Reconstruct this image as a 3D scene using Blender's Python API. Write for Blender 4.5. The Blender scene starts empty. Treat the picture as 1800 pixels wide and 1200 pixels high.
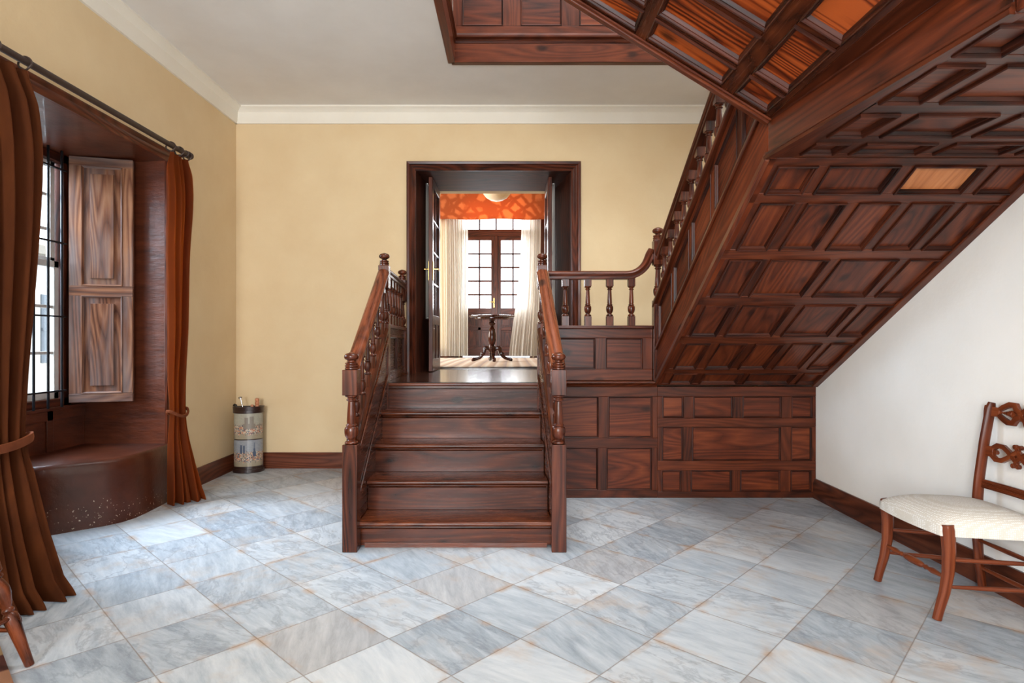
import bpy, math, random
from mathutils import Vector, Matrix
R = random.Random(7)
C = bpy.context.scene.collection
SC = bpy.context.scene

# ------------------------------------------------------------------ camera, world, lights, exposure
cam = bpy.data.cameras.new('camera'); cam.lens = 20.8; cam.sensor_width = 36; cam.clip_start = .05
co = bpy.data.objects.new('camera', cam); C.objects.link(co)
co.location = (0, 0, 1.3); co.rotation_euler = (math.pi/2, 0, 0)
SC.camera = co
SC.view_settings.view_transform = 'Standard'; SC.view_settings.look = 'None'
SC.view_settings.exposure = 0.5; SC.view_settings.gamma = 1
SC.view_settings.use_curve_mapping = False
SC.cycles.use_denoising = True
SC.cycles.max_bounces = 10; SC.cycles.diffuse_bounces = 5; SC.cycles.glossy_bounces = 4
SC.cycles.transparent_max_bounces = 12; SC.cycles.sample_clamp_indirect = 6
w = bpy.data.worlds.new('sky'); SC.world = w; w.use_nodes = True
w.node_tree.nodes['Background'].inputs[0].default_value = (.80, .90, 1.0, 1)
w.node_tree.nodes['Background'].inputs[1].default_value = 3.0
def area(name, loc, aim, sx, sy, power, col=(1, 1, 1), spread=math.pi):
    l = bpy.data.lights.new(name, 'AREA'); l.shape = 'RECTANGLE'; l.size = sx; l.size_y = sy
    l.energy = power; l.color = col; l.spread = spread
    o = bpy.data.objects.new(name, l); C.objects.link(o); o.location = loc
    o.rotation_euler = (Vector(aim)-Vector(loc)).to_track_quat('-Z', 'Y').to_euler()
    return o
area('daylight_left_window', (-5.2, 3.6, 3.3), (-2.2, 4.0, .6), 2.6, 2.6, 740, (.64, .81, 1.0))
area('daylight_rear_windows', (-1.3, -3.0, 1.9), (2.2, 2.6, 1.2), 1.8, 2.3, 280, (.96, .98, 1.0))
area('daylight_rear_windows', (.8, -3.0, 1.9), (.6, 3, 1.4), 1.6, 2.3, 60, (.97, .98, 1.0))
area('daylight_far_window', (-.3, 12.9, 2.5), (-.3, 7, .9), 2.0, 2.8, 180, (.94, .97, 1.0))
area('added_fill_far_side', (-4.9, 9.4, 2.7), (-.3, 10.6, 1.8), 2.4, 2.4, 260, (1.0, .97, .92))  # added fill lamp that brightens the far room through an unseen side opening
area('skylight_stairwell', (.6, 3.2, 6.9), (.6, 3.2, 3), 2.6, 2.6, 160, (1.0, .98, .95))

# ------------------------------------------------------------------ node helpers and materials
class NT:
    def __init__(s, name):
        s.m = bpy.data.materials.new(name); s.m.use_nodes = True
        s.t = s.m.node_tree; s.b = s.t.nodes['Principled BSDF']; s.out = s.t.nodes['Material Output']
    def n(s, typ, inp=None, **kw):
        x = s.t.nodes.new(typ)
        for k, v in kw.items(): setattr(x, k, v)
        for k, v in (inp or {}).items(): s.set(x.inputs[k], v)
        return x
    def set(s, sock, v):
        if hasattr(v, 'links') or isinstance(v, bpy.types.NodeSocket): s.t.links.new(v, sock)
        else: sock.default_value = v
    def math(s, op, a, b=0.0, c=0.0):
        x = s.n('ShaderNodeMath', operation=op); s.set(x.inputs[0], a); s.set(x.inputs[1], b); s.set(x.inputs[2], c)
        return x.outputs[0]
    def mix(s, f, a, b, mode='MIX'):
        x = s.n('ShaderNodeMix', data_type='RGBA', blend_type=mode)
        s.set(x.inputs[0], f); s.set(x.inputs[6], a); s.set(x.inputs[7], b)
        return x.outputs[2]
    def ramp(s, v, stops):
        x = s.n('ShaderNodeValToRGB'); s.set(x.inputs[0], v); e = x.color_ramp.elements
        while len(e) < len(stops): e.new(.5)
        for i, (p, c) in enumerate(stops):
            e[i].position = p; e[i].color = c if len(c) == 4 else (*c, 1)
        return x.outputs[0]
    def noise(s, vec, scale, detail=3, rough=.5, dist=0):
        return s.n('ShaderNodeTexNoise', {'Vector': vec, 'Scale': scale, 'Detail': detail, 'Roughness': rough, 'Distortion': dist})
    def scl(s, vec, v):
        x = s.n('ShaderNodeVectorMath', operation='MULTIPLY'); s.set(x.inputs[0], vec); x.inputs[1].default_value = v
        return x.outputs[0]
    def bump(s, h, strength=.2, dist=.002):
        x = s.n('ShaderNodeBump', {'Height': h, 'Strength': strength, 'Distance': dist})
        s.set(s.b.inputs['Normal'], x.outputs[0])
def lin(c):
    return tuple(((v/255)/12.92 if v/255 <= .04045 else ((v/255+.055)/1.055)**2.4) for v in c)
def L4(*c): return (*lin(c), 1)

def wood(name, dark, mid, light, rough=.3, knots=True, contrast=1.0, coat=.08, grey=None, ringf=34, spec=.24):
    N = NT(name)
    gr = N.n('ShaderNodeAttribute', attribute_name='gr').outputs['Vector']
    bv = N.n('ShaderNodeAttribute', attribute_name='bv').outputs['Fac']
    big = N.noise(N.scl(gr, (.55, 4.6, 4.6)), 1.0, 1.2, .45).outputs['Fac']
    jit = N.noise(N.scl(gr, (3, 26, 26)), 1.0, 2, .5).outputs['Fac']
    ring = N.math('PINGPONG', N.math('ADD', N.math('MULTIPLY', big, ringf), N.math('MULTIPLY', jit, .55)), 1.0)
    ring = N.math('POWER', ring, .75)
    fine = N.noise(N.scl(gr, (4, 90, 90)), 1.0, 3, .65).outputs['Fac']
    blot = N.noise(N.scl(gr, (1.5, 5, 5)), 1.0, 5, .62).outputs['Fac']
    f = N.math('MULTIPLY', ring, .40*contrast)
    f = N.math('ADD', f, N.math('MULTIPLY', fine, .42))
    f = N.math('ADD', f, N.math('MULTIPLY', N.math('SUBTRACT', blot, .5), .6))
    f = N.math('ADD', f, N.math('MULTIPLY', bv, .20))
    col = N.ramp(f, [(.16, dark), (.5, mid), (.85, light)])
    if knots:
        wv = N.n('ShaderNodeVectorMath', operation='ADD'); N.set(wv.inputs[0], N.scl(gr, (2.6, 4.6, 4.6))); N.set(wv.inputs[1], N.n('ShaderNodeCombineXYZ', {0: N.math('MULTIPLY', jit, .10), 1: N.math('MULTIPLY', fine, .12), 2: 0.0}).outputs[0])
        vo = N.n('ShaderNodeTexVoronoi', {'Vector': wv.outputs[0], 'Scale': 1.0, 'Randomness': 1.0})
        k = N.ramp(vo.outputs['Distance'], [(.08, (1, 1, 1)), (.17, (0, 0, 0))])
        col = N.mix(N.math('MULTIPLY', k, .8), col, tuple(v*.4 for v in dark[:3])+(1,))
    if grey:
        g = N.noise(N.scl(gr, (1.1, 9, 9)), 1.0, 4, .6).outputs['Fac']
        col = N.mix(N.ramp(g, [(.42, (0, 0, 0)), (.72, (.8, .8, .8))]), col, grey)
    N.set(N.b.inputs['Base Color'], col)
    rg = N.math('ADD', N.math('MULTIPLY', fine, .16), rough-.08)
    N.set(N.b.inputs['Roughness'], rg); N.b.inputs['Specular IOR Level'].default_value = spec
    N.b.inputs['Coat Weight'].default_value = coat; N.b.inputs['Coat Roughness'].default_value = .15
    wob = N.noise(N.scl(gr, (6, 16, 16)), 1.0, 2, .5).outputs['Fac']
    N.bump(N.math('ADD', N.math('MULTIPLY', fine, .5), wob), .25, .002)
    return N.m

M = {}
M['stair'] = wood('varnished_dark_pine', L4(30, 13, 7), L4(74, 33, 16), L4(110, 55, 28), .26, coat=.10, contrast=.75)
M['panel'] = wood('varnished_red_pine', L4(40, 15, 8), L4(88, 38, 19), L4(128, 63, 33), .32, contrast=.7)
M['frame'] = wood('varnished_red_pine_frame', L4(38, 15, 8), L4(82, 36, 18), L4(116, 57, 30), .32, contrast=.6)
M['string'] = wood('red_pine_stringer', L4(42, 16, 8), L4(92, 39, 19), L4(128, 62, 32), .5, contrast=.7, coat=0, spec=.08)
M['mould'] = wood('dark_moulding_wood', L4(20, 8, 5), L4(50, 20, 10), L4(80, 36, 19), .4, knots=False, coat=0)  # darker wood tone for the panel mouldings
M['orange'] = wood('varnished_orange_pine', L4(30, 9, 4), L4(112, 43, 15), L4(170, 80, 34), .32, contrast=1.5, ringf=42)
M['pale'] = wood('pale_replacement_pine', L4(124, 66, 32), L4(176, 108, 62), L4(200, 136, 86), .35, contrast=.5)
M['turned'] = wood('turned_dark_wood', L4(30, 12, 7), L4(70, 31, 17), L4(104, 52, 31), .24, knots=False, coat=.15)
M['case'] = wood('dark_casing_wood', L4(32, 13, 8), L4(74, 33, 18), L4(104, 50, 30), .32, knots=False)
M['jamb'] = wood('dark_jamb_boards', L4(26, 11, 7), L4(58, 26, 15), L4(84, 40, 25), .55, knots=False, coat=0, spec=.15)
M['railwood'] = wood('handrail_pine', L4(40, 17, 9), L4(96, 46, 25), L4(130, 68, 40), .28, coat=.15)
M['floorwood'] = wood('polished_dark_boards', L4(24, 13, 9), L4(58, 32, 22), L4(90, 54, 38), .2, coat=.35)
M['chair'] = wood('chestnut_chair_wood', L4(66, 25, 10), L4(108, 50, 25), L4(140, 74, 40), .3, knots=False, contrast=.6)
M['shutter'] = wood('weathered_shutter_wood', L4(62, 34, 24), L4(122, 78, 56), L4(170, 120, 88), .34, knots=False, grey=L4(122, 112, 110))
M['base'] = wood('baseboard_wood', L4(44, 19, 11), L4(84, 41, 24), L4(112, 60, 38), .35, knots=False)
M['tablewood'] = wood('mahogany_table', L4(22, 8, 6), L4(48, 20, 13), L4(80, 36, 22), .15, knots=False, coat=.2)

def plaster(name, c1, c2, rough=.85, bump=.25, scale=2.0, spec=.3):
    N = NT(name)
    g = N.n('ShaderNodeNewGeometry').outputs['Position']
    a = N.noise(g, scale, 5, .6).outputs['Fac']
    N.set(N.b.inputs['Base Color'], N.ramp(a, [(.3, c1), (.7, c2)]))
    N.b.inputs['Roughness'].default_value = rough; N.b.inputs['Specular IOR Level'].default_value = spec
    N.bump(N.math('ADD', N.noise(g, 6, 4, .6).outputs['Fac'], N.math('MULTIPLY', N.noise(g, 60, 3, .6).outputs['Fac'], .12)), bump, .012)
    return N.m
M['cream'] = plaster('cream_plaster', L4(213, 187, 147), L4(220, 197, 158))
M['white'] = plaster('white_plaster', L4(240, 238, 233), L4(246, 244, 240))
M['ceil'] = plaster('ceiling_plaster', L4(222, 218, 212), L4(230, 227, 222), bump=.15)
M['cornice'] = plaster('cornice_plaster', L4(226, 219, 204), L4(232, 226, 213), bump=.3)
M['farwall'] = plaster('far_room_plaster', L4(222, 200, 160), L4(228, 208, 170))

def simple(name, c, rough=.5, metal=0, spec=.5, coat=0, sheen=0, bump=None):
    N = NT(name); b = N.b
    b.inputs['Base Color'].default_value = c; b.inputs['Roughness'].default_value = rough
    b.inputs['Metallic'].default_value = metal; b.inputs['Specular IOR Level'].default_value = spec
    b.inputs['Coat Weight'].default_value = coat; b.inputs['Sheen Weight'].default_value = sheen
    g = N.n('ShaderNodeNewGeometry').outputs['Position']
    nz = N.noise(g, (bump or (14, .1))[0], 4, .6).outputs['Fac']
    cc = N.mix(nz, tuple(v*.85 for v in c[:3])+(1,), tuple(min(1, v*1.15) for v in c[:3])+(1,))
    N.set(b.inputs['Base Color'], cc)
    if bump: N.bump(nz, bump[1], .004)
    return N.m
M['iron'] = simple('black_iron', L4(34, 34, 38), .45, .6)
M['rod'] = simple('bronze_rod', L4(62, 46, 40), .45, .3)
M['whitepaint'] = simple('white_painted_sash', L4(222, 222, 218), .4)
M['brass'] = simple('brass', L4(190, 160, 96), .25, 1)
M['chrome'] = simple('chrome', L4(210, 210, 212), .15, 1)
M['blackplastic'] = simple('black_plastic', L4(26, 18, 16), .35)
M['handlewood'] = simple('pale_turned_handle', L4(188, 122, 86), .4)
M['darkbrown'] = simple('dark_brown_trim', L4(44, 24, 18), .3, coat=.3)
M['umb'] = simple('folded_umbrella_cloth', L4(48, 36, 40), .8)
M['skyhouse'] = simple('pale_house_wall', L4(214, 214, 210), .9)
M['housewin'] = simple('house_window_grey', L4(90, 100, 110), .2)
M['ground'] = simple('street_ground', L4(150, 145, 136), .9)
M['bulb'] = simple('alabaster_bowl', L4(236, 216, 186), .5)
# bench: glossy brown painted masonry, with flaked white specks near the floor
N = NT('brown_painted_masonry')
g = N.n('ShaderNodeNewGeometry').outputs['Position']
sp = N.noise(g, 70, 2, .5).outputs['Fac']; zz = N.n('ShaderNodeSeparateXYZ', {0: g}).outputs['Z']
mk = N.math('MULTIPLY', N.math('GREATER_THAN', sp, .69), N.math('LESS_THAN', zz, N.math('MULTIPLY', N.noise(g, 4, 2).outputs['Fac'], .30)))
base = N.ramp(N.noise(g, 5, 5, .6).outputs['Fac'], [(.3, L4(60, 26, 13)), (.7, L4(80, 37, 20))])
N.set(N.b.inputs['Base Color'], N.mix(mk, base, L4(190, 170, 150)))
N.b.inputs['Roughness'].default_value = .34; N.b.inputs['Coat Weight'].default_value = .05; N.b.inputs['Specular IOR Level'].default_value = .35
N.bump(N.noise(g, 9, 5, .6).outputs['Fac'], .3, .015); M['bench'] = N.m
# reveal boards: dark brown paint on rough boards
N = NT('brown_painted_boards')
g = N.n('ShaderNodeNewGeometry').outputs['Position']
base = N.ramp(N.noise(N.scl(g, (3, 3, 12)), 1.2, 5, .65).outputs['Fac'], [(.3, L4(62, 27, 13)), (.7, L4(104, 50, 27))])
N.set(N.b.inputs['Base Color'], base); N.b.inputs['Roughness'].default_value = .38; N.b.inputs['Coat Weight'].default_value = .15
N.bump(N.noise(N.scl(g, (2, 2, 9)), 3, 5, .6).outputs['Fac'], .4, .012); M['reveal'] = N.m

# glass: clear pane with a weak reflection
N = NT('window_glass'); t = N.t
tr = N.n('ShaderNodeBsdfTransparent'); gl = N.n('ShaderNodeBsdfGlossy', {'Roughness': .02})
lw = N.n('ShaderNodeLayerWeight', {'Blend': .5}); fr_ = N.math('ADD', .04, N.math('MULTIPLY', N.math('POWER', lw.outputs['Facing'], 4.0), .6)); mx = N.n('ShaderNodeMixShader', {0: fr_, 1: tr.outputs[0], 2: gl.outputs[0]})
t.links.new(mx.outputs[0], N.out.inputs[0]); M['glass'] = N.m
# sheer cloths
def sheer(name, c, transp, transl):
    N = NT(name); t = N.t
    d = N.n('ShaderNodeBsdfDiffuse', {'Color': c}); l = N.n('ShaderNodeBsdfTranslucent', {'Color': c}); tr = N.n('ShaderNodeBsdfTransparent')
    a = N.n('ShaderNodeMixShader', {0: transl, 1: d.outputs[0], 2: l.outputs[0]})
    b = N.n('ShaderNodeMixShader', {0: transp, 1: a.outputs[0], 2: tr.outputs[0]})
    t.links.new(b.outputs[0], N.out.inputs[0]); return N.m
M['sheer'] = sheer('white_sheer_voile', L4(246, 241, 230), .2, .5)
M['sheerdoor'] = sheer('white_door_voile', L4(226, 224, 220), .12, .5)
# orange damask valance
N = NT('orange_damask'); t = N.t
g = N.n('ShaderNodeNewGeometry').outputs['Position']
wv = N.n('ShaderNodeTexVoronoi', {'Vector': N.scl(g, (5.0, 5.0, 5.0)), 'Scale': 1.0}, feature='DISTANCE_TO_EDGE')
nn = N.noise(g, 16, 3).outputs['Fac']
pat = N.ramp(N.math('ADD', wv.outputs[0], N.math('MULTIPLY', nn, .22)), [(.2, L4(206, 116, 70)), (.34, L4(238, 156, 100))])
d = N.n('ShaderNodeBsdfDiffuse', {'Color': pat}); l = N.n('ShaderNodeBsdfTranslucent', {'Color': pat})
t.links.new(N.n('ShaderNodeMixShader', {0: .6, 1: d.outputs[0], 2: l.outputs[0]}).outputs[0], N.out.inputs[0]); M['damask'] = N.m
# velvet
def velvet(name, c1, c2, transl=.0, tc=None):
    N = NT(name); t = N.t
    g = N.n('ShaderNodeNewGeometry').outputs['Position']
    col = N.ramp(N.noise(N.scl(g, (6, 6, 1.5)), 1.5, 4, .6).outputs['Fac'], [(.3, c1), (.7, c2)])
    N.set(N.b.inputs['Base Color'], col)
    N.b.inputs['Roughness'].default_value = .9; N.b.inputs['Specular IOR Level'].default_value = .1
    N.b.inputs['Sheen Weight'].default_value = .3; N.b.inputs['Sheen Roughness'].default_value = .35
    N.b.inputs['Sheen Tint'].default_value = L4(214, 120, 66)
    if transl:
        l = N.n('ShaderNodeBsdfTranslucent', {'Color': tc})
        t.links.new(N.n('ShaderNodeMixShader', {0: transl, 1: N.b.outputs[0], 2: l.outputs[0]}).outputs[0], N.out.inputs[0])
    return N.m
M['velvet'] = velvet('shaded_brown_velvet', L4(60, 28, 11), L4(80, 40, 17), .1, L4(190, 96, 36))  # cloth colour darkened to hold the shade on the curtain's room side
M['velvetlight'] = velvet('backlit_rust_velvet', L4(76, 36, 16), L4(98, 50, 23), .42, L4(246, 160, 78))  # lighter, more translucent copy, with the backlit look put into its colour
M['tieback'] = velvet('velvet_tieback', L4(88, 44, 24), L4(108, 58, 36))
# upholstery: pale woven cloth with small rows of dots
N = NT('pale_woven_cloth')
g = N.n('ShaderNodeAttribute', attribute_name='gr').outputs['Vector']
vo = N.n('ShaderNodeTexVoronoi', {'Vector': N.scl(g, (120, 80, 120)), 'Scale': 1.0, 'Randomness': .25})
N.set(N.b.inputs['Base Color'], N.ramp(vo.outputs['Distance'], [(.25, L4(226, 224, 220)), (.5, L4(204, 197, 186))]))
N.b.inputs['Roughness'].default_value = .9; N.bump(vo.outputs['Distance'], .5, .003); M['seatcloth'] = N.m

# marble tiles
N = NT('marble_tiles')
g = N.n('ShaderNodeNewGeometry').outputs['Position']
sub = N.n('ShaderNodeVectorMath', operation='SUBTRACT'); N.set(sub.inputs[0], g); sub.inputs[1].default_value = (-1.4176, 2.8766, 0)
def dotn(v):
    x = N.n('ShaderNodeVectorMath', operation='DOT_PRODUCT'); N.set(x.inputs[0], sub.outputs[0]); x.inputs[1].default_value = v
    return x.outputs['Value']
ca = N.math('DIVIDE', dotn((.7254, -.6884, 0)), .4175); cb = N.math('DIVIDE', dotn((.6884, .7254, 0)), .3965)
ia = N.math('FLOOR', ca); ib = N.math('FLOOR', cb)
cid = N.n('ShaderNodeCombineXYZ', {0: ia, 1: ib, 2: 3.3})
wn = N.n('ShaderNodeTexWhiteNoise', {'Vector': cid.outputs[0]}, noise_dimensions='3D')
sepw = N.n('ShaderNodeSeparateColor', {0: wn.outputs['Color']})
r1, r2, r3 = sepw.outputs[0], sepw.outputs[1], sepw.outputs[2]
fa = N.math('SUBTRACT', ca, ia); fb = N.math('SUBTRACT', cb, ib)
ea = N.math('MULTIPLY', N.math('MINIMUM', fa, N.math('SUBTRACT', 1, fa)), .4175)
eb = N.math('MULTIPLY', N.math('MINIMUM', fb, N.math('SUBTRACT', 1, fb)), .3965)
edge = N.math('MINIMUM', ea, eb)
off = N.n('ShaderNodeVectorMath', operation='SCALE', inputs=None) if False else N.n('ShaderNodeVectorMath', operation='SCALE')
N.set(off.inputs[0], wn.outputs['Color']); off.inputs['Scale'].default_value = 31.0
cv = N.n('ShaderNodeCombineXYZ', {0: N.math('MULTIPLY', ca, .4175), 1: N.math('MULTIPLY', cb, .3965), 2: 0.0})
add = N.n('ShaderNodeVectorMath', operation='ADD'); N.set(add.inputs[0], cv.outputs[0]); N.set(add.inputs[1], off.outputs[0])
mp = N.n('ShaderNodeMapping', {'Vector': add.outputs[0]})
rot = N.n('ShaderNodeCombineXYZ', {0: 0.0, 1: 0.0, 2: N.math('ADD', N.math('MULTIPLY', r2, .9), -.3)}); N.set(mp.inputs['Rotation'], rot.outputs[0])
st = N.scl(mp.outputs[0], (2.0, 9.5, 1))
v1 = N.noise(st, 1.4, 6, .65, .5).outputs['Fac']; v2 = N.noise(st, 3.2, 7, .72, .6).outputs['Fac']
vein = N.math('ABSOLUTE', N.math('SUBTRACT', N.noise(N.scl(mp.outputs[0], (.8, 1.7, 1)), 3.6, 6, .62, .35).outputs['Fac'], .5))
tone = N.math('ADD', N.math('MULTIPLY', N.math('SUBTRACT', r1, .5), .26), N.math('ADD', N.math('MULTIPLY', v1, .62), N.math('MULTIPLY', v2, .42)))
col = N.ramp(tone, [(.2, L4(118, 128, 138)), (.40, L4(158, 168, 177)), (.58, L4(186, 193, 199)), (.82, L4(208, 212, 215))])
col = N.mix(N.math('MULTIPLY', N.ramp(vein, [(.0, (1, 1, 1)), (.035, (0, 0, 0))]), N.math('MULTIPLY', N.math('GREATER_THAN', r3, .4), .42)), col, L4(112, 120, 130))
# warm stains: some whole tiles are beige, plus rust spots and warm tile edges
rust = N.noise(g, 1.9, 5, .62).outputs['Fac']
stain = N.math('MULTIPLY', N.ramp(rust, [(.5, (0, 0, 0)), (.66, (1, 1, 1))]), N.ramp(N.noise(g, 7, 4, .6).outputs['Fac'], [(.42, (0, 0, 0)), (.6, (1, 1, 1))]))
stain = N.math('ADD', N.math('MULTIPLY', stain, .45), N.math('MULTIPLY', N.math('GREATER_THAN', r2, .93), .18))
col = N.mix(stain, col, L4(188, 160, 132))
ed2 = N.math('MULTIPLY', N.ramp(edge, [(.0, (1, 1, 1)), (.035, (0, 0, 0))]), N.ramp(N.noise(g, 5, 4, .6).outputs['Fac'], [(.52, (0, 0, 0)), (.64, (1, 1, 1))]))
col = N.mix(N.math('MULTIPLY', ed2, .75), col, L4(170, 136, 104))
spot = N.n('ShaderNodeTexVoronoi', {'Vector': g, 'Scale': 1.35})
sd = N.math('ADD', spot.outputs['Distance'], N.math('MULTIPLY', N.noise(g, 22, 3).outputs['Fac'], .06))
col = N.mix(N.math('MULTIPLY', N.ramp(sd, [(.055, (1, 1, 1)), (.10, (0, 0, 0))]), .7), col, L4(140, 104, 74))
col = N.mix(N.math('MULTIPLY', N.ramp(edge, [(.0018, (1, 1, 1)), (.0040, (0, 0, 0))]), .8), col, L4(118, 100, 84))
N.set(N.b.inputs['Base Color'], col)
N.set(N.b.inputs['Roughness'], N.math('ADD', .26, N.math('MULTIPLY', N.noise(g, 5, 4, .6).outputs['Fac'], .18)))
N.bump(N.math('ADD', N.ramp(edge, [(.0, (0, 0, 0)), (.005, (1, 1, 1))]), N.math('MULTIPLY', N.noise(g, 3, 3).outputs['Fac'], .6)), .25, .003)
M['marble'] = N.m

# striped rugs
def striped(name, stops, axis, freq, rough=.95):
    N = NT(name)
    g = N.n('ShaderNodeAttribute', attribute_name='gr').outputs['Vector']
    s = N.n('ShaderNodeSeparateXYZ', {0: g}).outputs[axis]
    s = N.math('ADD', s, N.math('MULTIPLY', N.noise(g, 18, 3).outputs['Fac'], .012))
    f = N.math('FRACT', N.math('MULTIPLY', s, freq))
    N.set(N.b.inputs['Base Color'], N.ramp(f, stops)); N.b.inputs['Roughness'].default_value = rough
    N.bump(N.noise(g, 160, 2).outputs['Fac'], .5, .003)
    return N.m
M['rugfar'] = striped('striped_rag_rug', [(0, L4(196, 172, 152)), (.2, L4(222, 212, 202)), (.3, L4(206, 184, 166)), (.5, L4(176, 150, 134)), (.6, L4(220, 208, 198)), (.8, L4(200, 176, 156)), (.95, L4(170, 150, 144))], 0, 3.2)
M['rugnear'] = striped('striped_wool_rug', [(0, L4(206, 176, 128)), (.3, L4(200, 168, 120)), (.33, L4(104, 48, 34)), (.62, L4(110, 50, 36)), (.65, L4(208, 150, 110)), (.97, L4(196, 140, 104))], 0, 2.2)

# painted city scene on the stand: sky above, stone buildings, crowd of colour dabs below; corner shade is put into the dimmed colours
def cityscene(name, sky1, sky2):
    N = NT(name)
    g = N.n('ShaderNodeAttribute', attribute_name='gr').outputs['Vector']
    z = N.n('ShaderNodeSeparateXYZ', {0: g}).outputs[2]
    nz = N.noise(g, 14, 4, .7).outputs['Fac']
    zz = N.math('ADD', z, N.math('MULTIPLY', N.math('SUBTRACT', nz, .5), .5))
    dab = N.n('ShaderNodeTexVoronoi', {'Vector': N.scl(g, (46, 46, 30)), 'Scale': 1.0})
    dc = N.n('ShaderNodeSeparateColor', {0: dab.outputs['Color']})
    dabs = N.ramp(dc.outputs[0], [(0, L4(70, 62, 60)), (.25, L4(196, 184, 162)), (.55, L4(186, 104, 62)), (.62, L4(110, 104, 104)), (.8, L4(176, 160, 138)), (.95, L4(60, 70, 92))])
    sky = N.mix(nz, sky1, sky2)
    up = N.ramp(zz, [(.50, (0, 0, 0)), (.58, (1, 1, 1))])
    lo = N.ramp(zz, [(.14, (0, 0, 0)), (.22, (1, 1, 1))])
    c = N.mix(up, dabs, sky); c = N.mix(lo, L4(150, 138, 116), c)
    N.set(N.b.inputs['Base Color'], c); N.b.inputs['Roughness'].default_value = .25
    return N.m
M['scene1'] = cityscene('painted_square_scene', L4(140, 136, 122), L4(176, 170, 152))
M['scene2'] = cityscene('painted_street_scene', L4(112, 118, 130), L4(160, 160, 158))
M['towerstone'] = simple('painted_tower_stone', L4(124, 112, 98), .3)
M['towerblue'] = simple('painted_tower_blue', L4(72, 82, 100), .3)

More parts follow.
